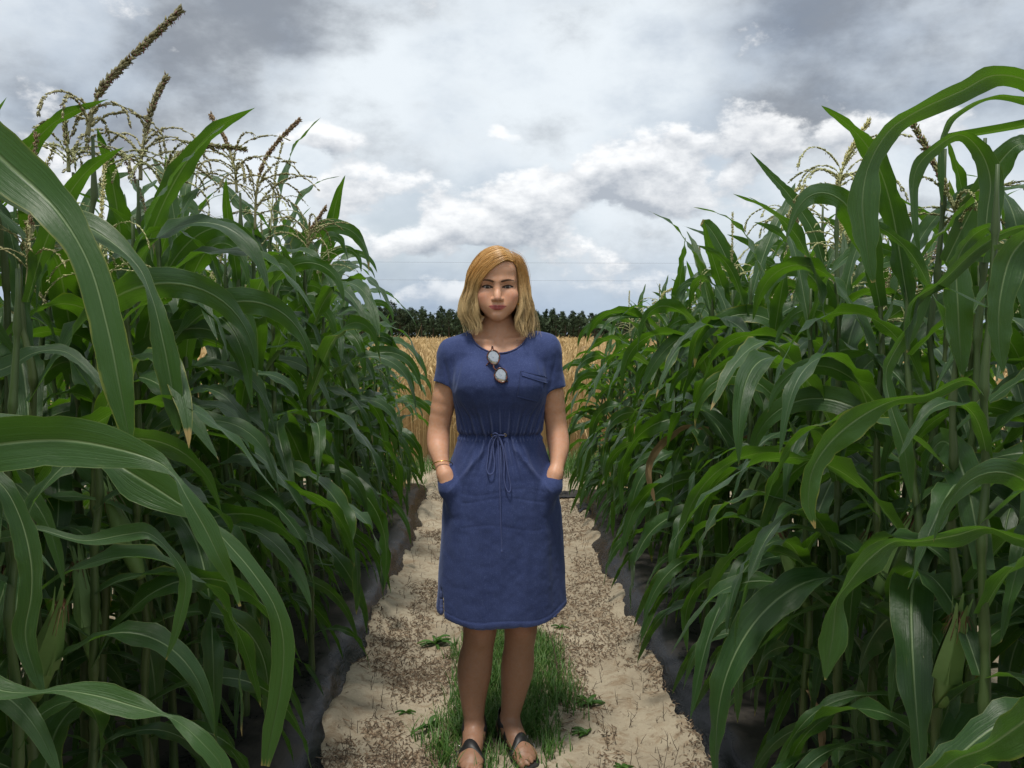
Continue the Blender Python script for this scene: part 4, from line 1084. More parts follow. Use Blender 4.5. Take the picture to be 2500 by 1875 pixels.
def d_cone(P, a, b, ra, rb):
    x, y, z = P; ba = np.array(b, float) - np.array(a, float); L2 = float(ba @ ba)
    h = np.clip(((x - a[0]) * ba[0] + (y - a[1]) * ba[1] + (z - a[2]) * ba[2]) / L2, 0, 1)
    return np.sqrt((x - a[0] - ba[0] * h) ** 2 + (y - a[1] - ba[1] * h) ** 2 + (z - a[2] - ba[2] * h) ** 2) - (ra + (rb - ra) * h)
def d_ell(P, c, r):
    x, y, z = P; X_, Y_, Z_ = (x - c[0]) / r[0], (y - c[1]) / r[1], (z - c[2]) / r[2]
    k0 = np.sqrt(X_ ** 2 + Y_ ** 2 + Z_ ** 2); k1 = np.sqrt((X_ / r[0]) ** 2 + (Y_ / r[1]) ** 2 + (Z_ / r[2]) ** 2)
    return k0 * (k0 - 1) / np.maximum(k1, 1e-6)
def d_loft(P, T, e=2.3):
    """stack of superellipses; T rows = z, xc, a, yc, b"""
    x, y, z = P; T = np.array(T, float)
    o = np.argsort(T[:, 0]); T = T[o]
    xc, a, yc, b = [np.interp(z, T[:, 0], T[:, k]) for k in (1, 2, 3, 4)]
    q = (np.abs((x - xc) / a) ** e + np.abs((y - yc) / b) ** e) ** (1 / e)
    d = (q - 1) * np.minimum(a, b) * 0.9
    return np.maximum(d, np.maximum(z - T[-1, 0], T[0, 0] - z))

def evaluate(prims, target):
    """prims: ('cone', a, b, ra, rb, k, mode) or ('ell', c, r, None, None, k, mode), mode + / - ; target = Grid or (x,y,z) points"""
    if isinstance(target, Grid):
        for p in prims:
            m = p[5] + 0.012
            if p[0] == 'cone':
                lo = np.minimum(np.array(p[1]) - p[3], np.array(p[2]) - p[4]) - m; hi = np.maximum(np.array(p[1]) + p[3], np.array(p[2]) + p[4]) + m
            else:
                lo = np.array(p[1]) - p[2] - m; hi = np.array(p[1]) + p[2] + m
            sl, P = target.block(lo, hi)
            if sl is None: continue
            d = (d_cone(P, p[1], p[2], p[3], p[4]) if p[0] == 'cone' else d_ell(P, p[1], p[2])).astype(f4)
            F = target.F[sl]
            target.F[sl] = smin(F, d, p[5]) if p[6] == '+' else smax(F, -d, p[5])
        return target.F
    F = None
    for p in prims:
        d = d_cone(target, p[1], p[2], p[3], p[4]) if p[0] == 'cone' else d_ell(target, p[1], p[2])
        F = d if F is None else (smin(F, d, p[5]) if p[6] == '+' else smax(F, -d, p[5]))
    return F

def surface(F, lo, h):
    """naive surface nets -> vertices, quads"""
    S = F < 0
    n = np.array(F.shape) - 1
    cs = np.zeros(n, np.int8)
    for dx in (0, 1):
        for dy in (0, 1):
            for dz in (0, 1): cs += S[dx:dx + n[0], dy:dy + n[1], dz:dz + n[2]]
    act = (cs > 0) & (cs < 8)
    idx = np.full(n, -1, np.int64); I, J, K = np.nonzero(act); idx[I, J, K] = np.arange(len(I))
    cor = {}
    for dx in (0, 1):
        for dy in (0, 1):
            for dz in (0, 1): cor[dx, dy, dz] = F[I + dx, J + dy, K + dz].astype(float)
    acc = np.zeros((len(I), 3)); cnt = np.zeros(len(I))
    for a in cor:
        for ax in range(3):
            if a[ax] == 1: continue
            b = list(a); b[ax] = 1; fa, fb = cor[a], cor[tuple(b)]
            m = (fa < 0) != (fb < 0); t_ = np.where(m, fa / np.where(m, fa - fb, 1), 0)
            p = np.zeros((len(I), 3)); p += np.array(a); p[:, ax] += t_
            acc += p * m[:, None]; cnt += m
    V = (np.stack([I, J, K], -1) + acc / cnt[:, None]) * h + lo
    Q = []
    for ax in range(3):
        u, v = [(1, 2), (2, 0), (0, 1)][ax]
        s0 = [slice(1, n[k]) for k in range(3)]; s0[ax] = slice(0, n[ax]); s1 = list(s0); s1[ax] = slice(1, n[ax] + 1)
        A, B = S[tuple(s0)], S[tuple(s1)]
        e = np.stack(np.nonzero(A != B), -1)
        if not len(e): continue
        inn = A[tuple(e.T)]
        e = e + np.array([0 if k == ax else 1 for k in range(3)])
        def at(du, dv):
            q = e.copy(); q[:, u] += du; q[:, v] += dv; return idx[tuple(q.T)]
        q = np.stack([at(-1, -1), at(0, -1), at(0, 0), at(-1, 0)], -1)
        q[~inn] = q[~inn][:, ::-1]
        Q.append(q)
    return V, np.concatenate(Q)

def relax(V, Q, it=1, lam=0.5):
    e = np.concatenate([Q[:, [0, 1]], Q[:, [1, 2]], Q[:, [2, 3]], Q[:, [3, 0]]])
    for _ in range(it):
        s = np.zeros_like(V); c = np.zeros(len(V))
        for k in range(3): s[:, k] = np.bincount(e[:, 0], V[e[:, 1], k], len(V)) + np.bincount(e[:, 1], V[e[:, 0], k], len(V))
        c = np.bincount(e[:, 0], minlength=len(V)) + np.bincount(e[:, 1], minlength=len(V))
        V = V + lam * (s / np.maximum(c, 1)[:, None] - V)
    return V
def normals(V, Q):
    n = np.cross(V[Q[:, 2]] - V[Q[:, 0]], V[Q[:, 3]] - V[Q[:, 1]]); N = np.zeros_like(V)
    for k in range(4):
        for c in range(3): N[:, c] += np.bincount(Q[:, k], n[:, c], len(V))
    return N / (np.linalg.norm(N, axis=1)[:, None] + 1e-12)

CX = 0.0035                         # middle of the face
def C_(a, b, ra, rb, k=0.02, m='+'): return ('cone', a, b, ra, rb, k, m)
def E_(c, r, k=0.02, m='+'): return ('ell', c, np.array(r, float), None, None, k, m)

def chain(pts, k):
    pts = [tuple(q_) for q_ in catmull(np.array(pts), 3 * len(pts))]
    return [C_(p[:3], q[:3], p[3], q[3], k) for p, q in zip(pts[:-1], pts[1:])]
LEG_L = [(-0.080, .01, .83, .088), (-.068, 0, .62, .074), (-.058, -.010, .48, .0575), (-.0535, -.012, .415, .0520), (-.060, -.002, .355, .0485), (-.072, .012, .262, .0530), (-.077, .012, .170, .0395), (-.073, .006, .085, .0285), (-.073, .006, .060, .0280)]
LEG_R = [(.088, .02, .83, .088), (.085, .015, .62, .074), (.080, .008, .48, .0565), (.0775, .008, .405, .0510), (.073, .020, .345, .0470), (.067, .036, .262, .0515), (.055, .040, .170, .0385), (.0415, .040, .085, .0280), (.0415, .040, .060, .0275)]
ARM_L = [(-.128, .012, 1.278, .042), (-.160, .015, 1.180, .0385), (-.183, .022, 1.065, .0335), (-.186, .008, 1.015, .0335), (-.182, -.018, .985, .0290), (-.169, -.050, .942, .0205), (-.160, -.064, .918, .0240)]
ARM_R = [(.148, .012, 1.290, .042), (.174, .015, 1.185, .0380), (.191, .022, 1.070, .0330), (.197, .008, 1.018, .0330), (.198, -.014, .985, .0285), (.190, -.046, .942, .0200), (.182, -.060, .918, .0240)]
def hand(w, sx):
    """hand pushed into a pocket: palm, four unequal bent fingers and a thumb; w = wrist end"""
    w = np.array(w); P = [C_(tuple(w), tuple(w + [-sx * .010, -.008, -.040]), .0225, .0245, .012), E_(tuple(w + [-sx * .012, -.008, -.038]), (.026, .017, .040), .012)]
    for j, (o, L) in enumerate(((.018, .066), (.006, .074), (-.006, .070), (-.018, .056))):
        a = w + [-sx * (.014 - o * 0.2) + o * 0.35, -.002 + o * .7, -.060]; b = a + [-sx * L * .22, .006, -L * .45]; c = b + [-sx * L * .25, .014, -L * .30]
        P += [C_(tuple(a), tuple(b), .0088, .0080, .004), C_(tuple(b), tuple(c), .0080, .0066, .003)]
    a = w + [-sx * .020, -.010, -.020]; b = a + [-sx * .018, .004, -.026]; c = b + [-sx * .010, 0, -.026]
    P += [C_(tuple(a), tuple(b), .0110, .0095, .008), C_(tuple(b), tuple(c), .0095, .0078, .003)]
    return P
def foot(ax, ay, ang):
    """bare foot in its sandal: heel, instep, ball and five toes; ang = how far it turns out"""
    c, s = math.cos(ang), math.sin(ang)
    def q(f, r, z): return (ax + s * f + c * r, ay - c * f + s * r, z + 0.014)          # forward, sideways
    sd = 1 if ang > 0.2 else -1                                                          # outer side
    P = [E_(q(-.030, 0, .026), (.029, .034, .028), .02), C_(q(-.02, 0, .055), q(.055, 0, .040), .030, .027, .03),
         C_(q(.04, 0, .040), q(.115, -.002 * sd, .020), .029, .023, .03), E_(q(.118, .0, .015), (.041, .038, .0175), .02),
         C_(q(.03, .016 * sd, .018), q(.110, .022 * sd, .012), .018, .016, .02),
         E_(q(.000, .029 * sd, .056), (.010, .012, .012), .012), E_(q(.006, -.029 * sd, .062), (.010, .012, .012), .012)]
    for j, (r, f, L, ra) in enumerate(((-.026, .142, .040, .0125), (-.006, .150, .032, .0088), (.009, .145, .027, .0082), (.022, .137, .023, .0076), (.034, .126, .019, .0070))):
        P += [C_(q(f - .012, r * sd, .013), q(f + L * .45, r * sd * 1.04, .0125), ra, ra * .95, .007), C_(q(f + L * .45, r * sd * 1.04, .0125), q(f + L * .8, r * sd * 1.05, .008), ra * .95, ra * .85, .004)]
    return P
FOOT_L = (-.073, .006, -0.06); FOOT_R = (.0415, .040, 0.36)
BODY = [E_((.008, .012, .88), (.145, .090, .16), .04), E_((.008, .01, 1.04), (.110, .070, .16), .04),
        E_((.008, .01, 1.14), (.115, .082, .12), .04), E_((.008, 0.005, 1.24), (.130, .086, .115), .04)]
BODY += [C_((CX, .016, 1.335), (CX, .014, 1.430), .0490, .0415, .03), C_((CX - .02, .018, 1.378), (-.108, .014, 1.300), .032, .034, .03), C_((CX + .02, .018, 1.378), (.124, .014, 1.312), .032, .034, .03),
         C_((-.014, -.044, 1.334), (-.105, -.012, 1.340), .0060, .006, .016), C_((.028, -.044, 1.334), (.120, -.012, 1.350), .0060, .006, .016),
         E_((.007, -.062, 1.340), (.009, .012, .013), .014, '-'),
         C_((CX - .034, .004, 1.43), (-.006, -.042, 1.338), .009, .006, .02), C_((CX + .034, .004, 1.43), (.020, -.042, 1.338), .009, .006, .02)]
BODY += chain(LEG_L, .008) + chain(LEG_R, .008) + [E_((-.050, -.048, .428), (.024, .020, .026), .03), E_((.080, -.028, .418), (.023, .019, .025), .03),
        E_((-.050, -.050, .385), (.014, .014, .014), .025), E_((-.083, .030, .275), (.032, .034, .07), .03), E_((.075, .054, .275), (.031, .033, .07), .03)]
BODY += chain(ARM_L, .008) + chain(ARM_R, .008) + hand((-.160, -.064, .918), -1) + hand((.182, -.060, .918), 1) + foot(*FOOT_L) + foot(*FOOT_R)
SKULL = [E_((CX, .010, 1.527), (.0735, .092, .092), .03), E_((CX, -.028, 1.502), (.0622, .056, .078), .02)]
YE, ZE, XE = -.0665, 1.5015, .0312
FACE = SKULL + [E_((CX, -.034, 1.449), (.0500, .046, .0455), .026),                         # jaw
    E_((CX, -.0720, 1.4150), (.0210, .0150, .0150), .034),                                       # chin
    E_((CX, -.062, 1.560), (.050, .030, .034), .035),                                       # forehead
    E_((CX, -.0765, 1.4435), (.025, .0160, .018), .018)]                                      # muzzle
for sx in (-1, 1):
    FACE += [E_((CX + sx * .0415, -.0645, 1.4785), (.0190, .0160, .0150), .026),              # cheekbone
             E_((CX + sx * .0345, -.061, 1.453), (.0180, .0165, .0210), .028),
             C_((CX + sx * .012, -.0855, 1.5195), (CX + sx * .044, -.0725, 1.5200), .0046, .0038, .022),   # brow
             E_((CX + sx * .0285, -.0940, 1.5060), (.0170, .0105, .0075), .014, '-'),       # socket
             E_((CX + sx * XE, YE, ZE), (.0142, .0135, .0135), .004)]                       # lids over the eyeball
FACE += [C_((CX, -.0800, 1.5120), (CX, -.0970, 1.4750), .0068, .0076, .015), C_((CX, -.0955, 1.4770), (CX, -.1020, 1.4660), .0078, .0088, .012)]
for sx in (-1, 1):
    FACE += [E_((CX + sx * .0112, -.0925, 1.4635), (.0070, .0092, .0064), .006), E_((CX + sx * .0062, -.1005, 1.4570), (.0036, .0050, .0028), .003, '-'),
             C_((CX + sx * .003, -.0935, 1.4490), (CX + sx * .0040, -.0945, 1.4450), .0018, .0022, .004),
             C_((CX, -.0925, 1.4440), (CX + sx * .0255, -.0795, 1.4425), .0044, .0012, .0035),              # upper lip
             C_((CX, -.0920, 1.4350), (CX + sx * .0230, -.0795, 1.4412), .0056, .0014, .0035)]              # lower lip
FACE += [E_((CX, -.0985, 1.4525), (.0025, .0040, .0060), .004, '-'), E_((CX, -.0955, 1.4265), (.014, .0075, .0045), .010, '-')]

# coarse field for the whole figure, fine field for the face and neck
gb = Grid((-.26, -.20, -.006), (.27, .15, 1.44), .0045); evaluate(BODY, gb); evaluate(SKULL, gb)
Vb, Qb = surface(gb.F, gb.lo, gb.h); Vb = relax(Vb, Qb, 2)
gf = Grid((CX - .095, -.120, 1.290), (CX + .095, .035, 1.630), .00135)
evaluate(BODY[:10], gf); neckF = gf.F; gf.F = np.full(gf.n, 1.0, f4); evaluate(FACE, gf); gf.F = smin(gf.F, neckF, .012)
for sx in (-1, 1):                                   # almond openings between the lids
    xe = CX + sx * XE
    sl, P = gf.block((xe - .020, -.12, ZE - .012), (xe + .020, -.058, ZE + .012))
    q = np.clip(1 - ((P[0] - xe) / .0152) ** 2, 0, 1); tl = sx * (P[0] - xe) * 0.06
    g_ = np.maximum(P[2] - (ZE + tl + .0042 * q), (ZE + tl - .0040 * q) - P[2]) + np.where(q <= 0, .01, 0)
    g_ = np.maximum(g_, P[1] - (YE + .004))
    gf.F[sl] = np.maximum(gf.F[sl], -g_)
Vf, Qf = surface(gf.F, gf.lo, gf.h); Vf = relax(Vf, Qf, 1, 0.4)
inb = (np.abs(Vb[:, 0] - CX) < .090) & (Vb[:, 2] > 1.300) & (Vb[:, 1] < .028)
Qb = Qb[~inb[Qb].all(axis=1)]
Vs, Fs, _ = join([(Vb, Qb), (Vf, Qf)]); Fs = Fs[0]
Vs = Vs.astype(float)
# skin pigment, with the shade on the legs painted in
def gauss(c, s): return np.exp(-(((Vs - np.array(c)) / np.array(s)) ** 2).sum(1))
base = np.tile(np.array([0.620, 0.335, 0.210]), (len(Vs), 1)); ax_ = Vs[:, 0] - CX; z = Vs[:, 2]; y = Vs[:, 1]
def tint(m, c):
    global base
    m = np.clip(m, 0, 1)[:, None]; base = base * (1 - m) + np.array(c) * m
for sx in (-1, 1):
    tint(gauss((CX + sx * .046, -.065, 1.470), (.020, .03, .017)) * .6, (.66, .235, .155))
    tint(gauss((CX + sx * .030, -.08, 1.5105), (.020, .02, .0055)) * .40, (.36, .20, .14))
    tint(gauss((CX + sx * .030, -.08, 1.490), (.016, .02, .004)) * .3, (.42, .22, .16))
tint(gauss((CX, -.105, 1.466), (.012, .012, .010)) * .35, (.60, .27, .20))
facez = (y < -.05) & (z > 1.39)
q = np.clip(1 - (ax_ / .0265) ** 2, 0, 1)
cor = .0024 * (ax_ / .0265) ** 2; z = z - cor; up = 1.4405 + .0070 * q ** .6 - .0016 * np.exp(-(ax_ / .0035) ** 2); lw = 1.4400 - .0105 * q ** .7
lip = sstep(0, .0014, np.minimum(up - z, z - lw)) * (np.abs(ax_) < .027) * facez
tint(lip * .9, (.47, .105, .110))
tint(np.exp(-((z - 1.4403) / .0013) ** 2) * (np.abs(ax_) < .0275) * facez * .85, (.16, .045, .04)); z = Vs[:, 2]
for sx in (-1, 1):
    u = sx * ax_
    bz = 1.5168 + .0058 * np.sin(np.clip((u - .012) / .038, 0, 1) * 2.35)
    bw = .0029 * sstep(.008, .016, u) * (1 - .60 * sstep(.028, .050, u)) + .0002
    br = sstep(1.35, .65, np.abs(z - bz) / bw) * (u > .009) * (u < .050) * facez
    tint(br * .92, (.055, .032, .020))
    qq = np.clip(1 - ((ax_ - sx * XE) / .0152) ** 2, 0, 1); tl = sx * (ax_ - sx * XE) * .06
    ed = np.abs(ax_ - sx * XE) < .0175
    tint(sstep(.0044, .0012, np.abs(z - (ZE + tl + .0048 * qq))) * ed * facez * .95, (.022, .014, .012))
    tint(sstep(.0018, .0005, np.abs(z - (ZE + tl - .0042 * qq))) * ed * facez * .65, (.06, .035, .028))
tint(gauss((.064, -.06, 1.338), (.0022, .03, .0022)), (.12, .05, .035))
tint(sstep(.75, .35, z) * .85, (.23, .125, .080))                       # shade below the dress painted into the leg colour
for c in ((-.050, -.06, .43), (.080, -.04, .42)): tint(gauss(c, (.03, .03, .03)) * .35, (.50, .21, .14))
tint(sstep(.03, .0, np.abs(z - 1.03)) * (np.abs(ax_) > .15) * .2, (.60, .27, .19))
# toes: red varnish on the visible nails
m_skin, t, p, o = new_mat("skin")
at = t.nodes.new('ShaderNodeAttribute'); at.attribute_name = 'Col'
n1, _ = noise(t, tex(t), 45.0, 4.0); n2, _ = noise(t, tex(t), 900.0, 2.0)
hs = t.nodes.new('ShaderNodeHueSaturation'); t.links.new(at.outputs['Color'], hs.inputs['Color'])
t.links.new((n1 * 0.26 + 0.87).s, hs.inputs['Value']); n3, _ = noise(t, tex(t), 130.0, 3.0); t.links.new((n3 * 0.35 + 0.83).s, hs.inputs['Saturation'])
setp(t, p, 'Base Color', hs.outputs[0]); p.inputs['Roughness'].default_value = 0.48; p.inputs['Specular IOR Level'].default_value = 0.38
p.inputs['Subsurface Weight'].default_value = 0.10; p.inputs['Subsurface Radius'].default_value = (1.0, 0.35, 0.2); p.inputs['Subsurface Scale'].default_value = 0.006
bump(t, p, n2, 0.12, 0.001)

WZ = 0.002
person = obj("person", None, loc=(0.0, 2.72, WZ), label="person in a blue drawstring dress standing on the path, hands in pockets", category="person")
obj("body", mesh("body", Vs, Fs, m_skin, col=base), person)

# eyes
m_eye, t, p, o = new_mat("eye")
at = t.nodes.new('ShaderNodeAttribute'); at.attribute_name = 'Col'
n1, _ = noise(t, tex(t), 300.0, 2.0)
setp(t, p, 'Base Color', mixc(t, n1 * 0.15, at.outputs['Color'], (0.2, 0.12, 0.08))); p.inputs['Roughness'].default_value = 0.06; p.inputs['Specular IOR Level'].default_value = 0.4
th, ph = np.meshgrid(np.linspace(0, np.pi, 33), np.linspace(0, 2 * np.pi, 32, endpoint=False), indexing='ij')
ev = np.stack([np.sin(th) * np.cos(ph), -np.cos(th), np.sin(th) * np.sin(ph)], -1).reshape(-1, 3) * .0124
ang = th.ravel() * .0124
ec = np.where((ang < .0022)[:, None], [.006, .006, .006], np.where((ang < .0056)[:, None], [.012, .009, .007], [.40, .36, .33]))
ec = np.where(((ang >= .0052) & (ang < .0059))[:, None], [.02, .02, .02], ec)
me_eye = mesh("eye", ev, grid_faces(32, 33, True)[:, ::-1], m_eye, col=ec)
for sx in (-1, 1): obj("eye", me_eye, person, loc=(CX + sx * XE, YE, ZE))

# ---------------------------------------------------------------- dress
DT = [(1.365, .010, .060, .010, .045), (1.340, .010, .115, .008, .066), (1.30, .010, .148, .004, .086), (1.25, .010, .153, -.002, .102), (1.20, .010, .152, -.006, .114), (1.15, .010, .147, -.004, .110),
      (1.10, .010, .139, .000, .099), (1.06, .010, .135, .004, .093), (1.040, .010, .133, .005, .090), (1.02, .010, .136, .005, .093), (.98, .010, .149, .006, .103), (.93, .011, .166, .006, .114),
      (.88, .012, .179, .006, .121), (.80, .013, .190, .006, .126), (.65, .013, .199, .008, .129), (.50, .0125, .2085, .010, .133), (.43, .0125, .212, .010, .134)]
DI = [(a, b, c - .007, d, e - .007) for a, b, c, d, e in DT]
NH_C, NH_R = (.0095, -.020, 1.387), (.0955, .140, .099)
PKL, PKR = ((-.141, .956), (-.184, .908)), ((.166, .961), (.209, .906))
def half(P, l, sx):
    (x1, z1), (x2, z2) = l; tx, tz = x2 - x1, z2 - z1; L = math.hypot(tx, tz)
    nx_, nz_ = (-tz / L, tx / L)
    if nz_ > 0: nx_, nz_ = -nx_, -nz_
    return -((P[0] - x1) * nx_ + (P[2] - z1) * nz_)          # < 0 below the slanted pocket mouth
def dress_outer(P):
    d = d_loft(P, DT)
    for sx, xb in ((-1, -.060), (1, .078)):
        d = smin(d, d_ell(P, (xb, -.075, 1.203), (.058, .052, .060)), .05)
    for a in ([(-.075, .006, 1.333, .040), (-.128, .008, 1.292, .051), (-.159, .012, 1.165, .0520)], [(.095, .006, 1.335, .040), (.148, .008, 1.306, .051), (.174, .012, 1.165, .0520)]):
        for p_, q_ in zip(a[:-1], a[1:]):
            c = d_cone(P, p_[:3], q_[:3], p_[3], q_[3])
            c = np.maximum(c, (1.188 + (P[0] * (-.20 if a[0][0] < 0 else .10) - .02)) - P[2])        # sleeve hem
            d = smin(d, c, .030)
    for sx, l, w_ in ((-1, PKL, (-.167, -.052, .935)), (1, PKR, (.189, -.048, .935))):
        c = smin(d_cone(P, w_, (w_[0] - sx * .018, -.066, .878), .025, .031), d_cone(P, (w_[0] - sx * .018, -.066, .878), (w_[0] - sx * .045, -.060, .815), .031, .028), .02)
        d = smin(d, np.maximum(c, half(P, l, sx)), .016)
    return d
def hem(P): return .472 + .016 * np.clip(np.abs(P[0] - .012) / .21, 0, 1) ** 4 + .004 * np.sin(P[0] * 31 + .6) + .02 * np.clip(P[1] / .12, -1, 1)
def dress_sdf(P):
    d = dress_outer(P)
    d = np.maximum(d, -d_ell(P, NH_C, NH_R))
    d = np.maximum(d, hem(P) - P[2])
    inner = np.maximum(d_loft(P, DI), P[2] - .62)
    d = np.maximum(d, -inner)
    slit = np.maximum(np.maximum(np.abs(P[0] + .166 + (P[2] - .47) * .03) - .0062 * np.clip((.575 - P[2]) / .05, 0, 1), P[1] - .0), P[2] - .575)
    return np.maximum(d, -slit)
gd = Grid((-.235, -.165, .44), (.255, .160, 1.385), .0034)
sl, P = gd.block(gd.lo, gd.lo + gd.h * gd.n)
gd.F = dress_sdf(P).astype(f4)
Vd, Qd = surface(gd.F, gd.lo, gd.h); Vd = relax(Vd, Qd, 1, .45)
Nd = normals(Vd, Qd)
def folds(V):
    """gathers, drapes and creases of the cloth"""
    x, y, z = V[:, 0], V[:, 1], V[:, 2]; ang = np.arctan2(x - .01, -(y - .005)) ; xs = ang * .13
    nz = fbm(np.stack([x * 9, y * 9, z * 3.0], -1), 5, 3)
    A = sstep(1.175, 1.06, z) * sstep(1.028, 1.045, z)
    ray = xs * (1 - (z - 1.045) * .9)
    d = A * (.0026 * np.sin(ray / .0026 + nz * 2.6) + .0034 * np.sin(ray / .0049 + 1 + nz * 1.8)) * (.55 + .45 * np.cos(ang * .8))
    B = sstep(.80, 1.02, z) * sstep(1.052, 1.036, z)
    fan = xs / (1 + (1.04 - z) * 3.4)
    d += B * (.0030 * np.sin(fan / .0025 + nz * 2.0) + .0042 * np.sin(fan / .0047 + 2.0 + nz)) * np.exp(-(xs / .085) ** 2)
    dn = np.exp(-((z - 1.041) / .0075) ** 2); d += -.0060 * dn + .0022 * np.exp(-((z - 1.041) / .016) ** 2) * np.sin(xs / .0019 + nz * 3)
    d += .0022 * np.exp(-((z - 1.054) / .005) ** 2) * np.sin(xs / .0021 + nz) + .0024 * np.exp(-((z - 1.028) / .005) ** 2) * np.sin(xs / .0022 + 1 + nz)
    S = sstep(.95, .75, z)
    d += S * (.0100 * fbm(np.stack([xs * 13, 0 * z + .5, z * 1.6], -1), 11, 3))
    for sx, xp in ((-1, -.15), (1, .17)):                       # creases that run from the waist to the pocketed hands
        for q_ in range(4):
            x0, x1 = .03 * sx * (1 + .5 * q_) + .01, xp - sx * .018 * q_; tt = np.clip((1.03 - z) / .16, 0, 1)
            xx = x0 + (x1 - x0) * tt ** 1.2
            d += .0034 * np.exp(-((x - xx) / .0085) ** 2) * sstep(1.03, .99, z) * sstep(.80, .90, z) * (y < 0)
    for q_, (zc, am) in enumerate(((.872, .0007), (.846, .0010), (.762, .0007))):
        d += -am * np.exp(-((z - zc - .010 * np.sin(x * 22 + q_)) / .0035) ** 2) * (np.abs(x - .02) < .13)
    for sx in (-1, 1):                                          # creases at the armpit and across the sleeve
        for q_ in range(3):
            xx = np.abs(x - .010) - (.125 + .022 * q_); d += -.0030 * np.exp(-((xx - (1.25 - z) * (.25 - .22 * q_)) / .006) ** 2) * sstep(1.17, 1.20, z) * sstep(1.30, 1.25, z) * .5
    d += .0022 * fbm(V * np.array([16, 16, 5]), 19, 3) + .0008 * fbm(V * 42, 23, 2)
    hz = hem((x, y, z)); d += .0012 * sstep(.010, .006, np.abs(z - hz - .009)) - .0010 * np.exp(-((z - hz - .019) / .0022) ** 2)
    return d
lining = (dress_outer((Vd[:, 0], Vd[:, 1], Vd[:, 2])) < -.0035) & (Vd[:, 2] < .632)        # inner face of the skirt follows the outer one
Vd = Vd + Nd * (folds(Vd) * np.where(lining, -1, 1))[:, None]
m_dress, t, p, o = new_mat("washed_blue_cotton")
oc = tex(t)
x_, y_, z_ = sepxyz(t, oc)
w1, _ = noise(t, oc, 14.0, 5.0, 0.6); w2, _ = noise(t, oc, 420.0, 2.0, 0.5); w3, _ = noise(t, comb(t, x_ * 260.0, y_ * 260.0, z_ * 40.0), 1.0, 2.0)
c = mixc(t, w1.ss(.3, .7), (0.032, 0.047, 0.132), (0.041, 0.059, 0.156))
c = mixc(t, w2.ss(.50, .72) * .45, c, (0.10, 0.135, 0.285)); c = mixc(t, w3.ss(.45, .8) * .25, c, (0.022, 0.032, 0.10))
geo = t.nodes.new('ShaderNodeNewGeometry'); pt = X(t, geo.outputs['Pointiness'])
c = mixc(t, pt.ss(.51, .56) * .25, c, (0.17, 0.20, 0.36))                   # wash-worn ridges
setp(t, p, 'Base Color', c); p.inputs['Roughness'].default_value = 0.85; p.inputs['Specular IOR Level'].default_value = 0.2
p.inputs['Sheen Weight'].default_value = 0.20; p.inputs['Sheen Roughness'].default_value = 0.45; p.inputs['Sheen Tint'].default_value = (0.55, 0.65, 1.0, 1)
bump(t, p, w2 * .5 + w3 * .6, 0.35, 0.0012)
dress = obj("dress", mesh("dress", Vd, Qd, m_dress), person, label="washed blue short-sleeved cotton dress gathered at the waist")

def front_y(x, z, off=0.0, fn=dress_outer):
    """y of the cloth's front at (x, z)"""
    x = np.atleast_1d(np.asarray(x, float)); z = np.atleast_1d(np.asarray(z, float)); lo = np.full(x.shape, -.20); hi = np.full(x.shape, .0)
    for _ in range(26):
        mid = (lo + hi) / 2; d = fn((x, mid, z)); ins = d < 0
        hi = np.where(ins, mid, hi); lo = np.where(ins, lo, mid)
    yy = (lo + hi) / 2
    return yy - off
def lay(pts, off):
    """put a list of (x, z) on the front of the dress"""
    P = np.array(pts, float); y = front_y(P[:, 0], P[:, 1], off)
    if P.shape[1] > 2: y = y - P[:, 2]
    return np.stack([P[:, 0], y, P[:, 1]], -1)
# neck binding
phi = np.linspace(math.pi * 0.93, math.pi * 2.07, 60); B_ = []
for a in phi:
    lo_, hi_ = -.139, .06
    f_ = lambda yy: dress_outer((np.array([NH_C[0] + NH_R[0] * math.sqrt(max(0, 1 - ((yy - NH_C[1]) / NH_R[1]) ** 2)) * math.cos(a)]), np.array([yy]),
                                 np.array([NH_C[2] + NH_R[2] * math.sqrt(max(0, 1 - ((yy - NH_C[1]) / NH_R[1]) ** 2)) * math.sin(a)])))[0]
    for _ in range(24):
        mid = (lo_ + hi_) / 2
        if f_(mid) < 0: hi_ = mid
        else: lo_ = mid
    r_ = math.sqrt(max(0, 1 - ((hi_ - NH_C[1]) / NH_R[1]) ** 2)); B_.append((NH_C[0] + NH_R[0] * r_ * math.cos(a), hi_, NH_C[2] + NH_R[2] * r_ * math.sin(a)))
B_ = np.array(B_); ok = B_[:, 1] < .055; B_ = B_[ok]
v, f = tube(B_, .0030, 6)
m_trim = simple("dress_binding", (0.030, 0.040, 0.115), 0.85)
obj("neck_binding", mesh("neck_binding", v, f, m_trim), dress)

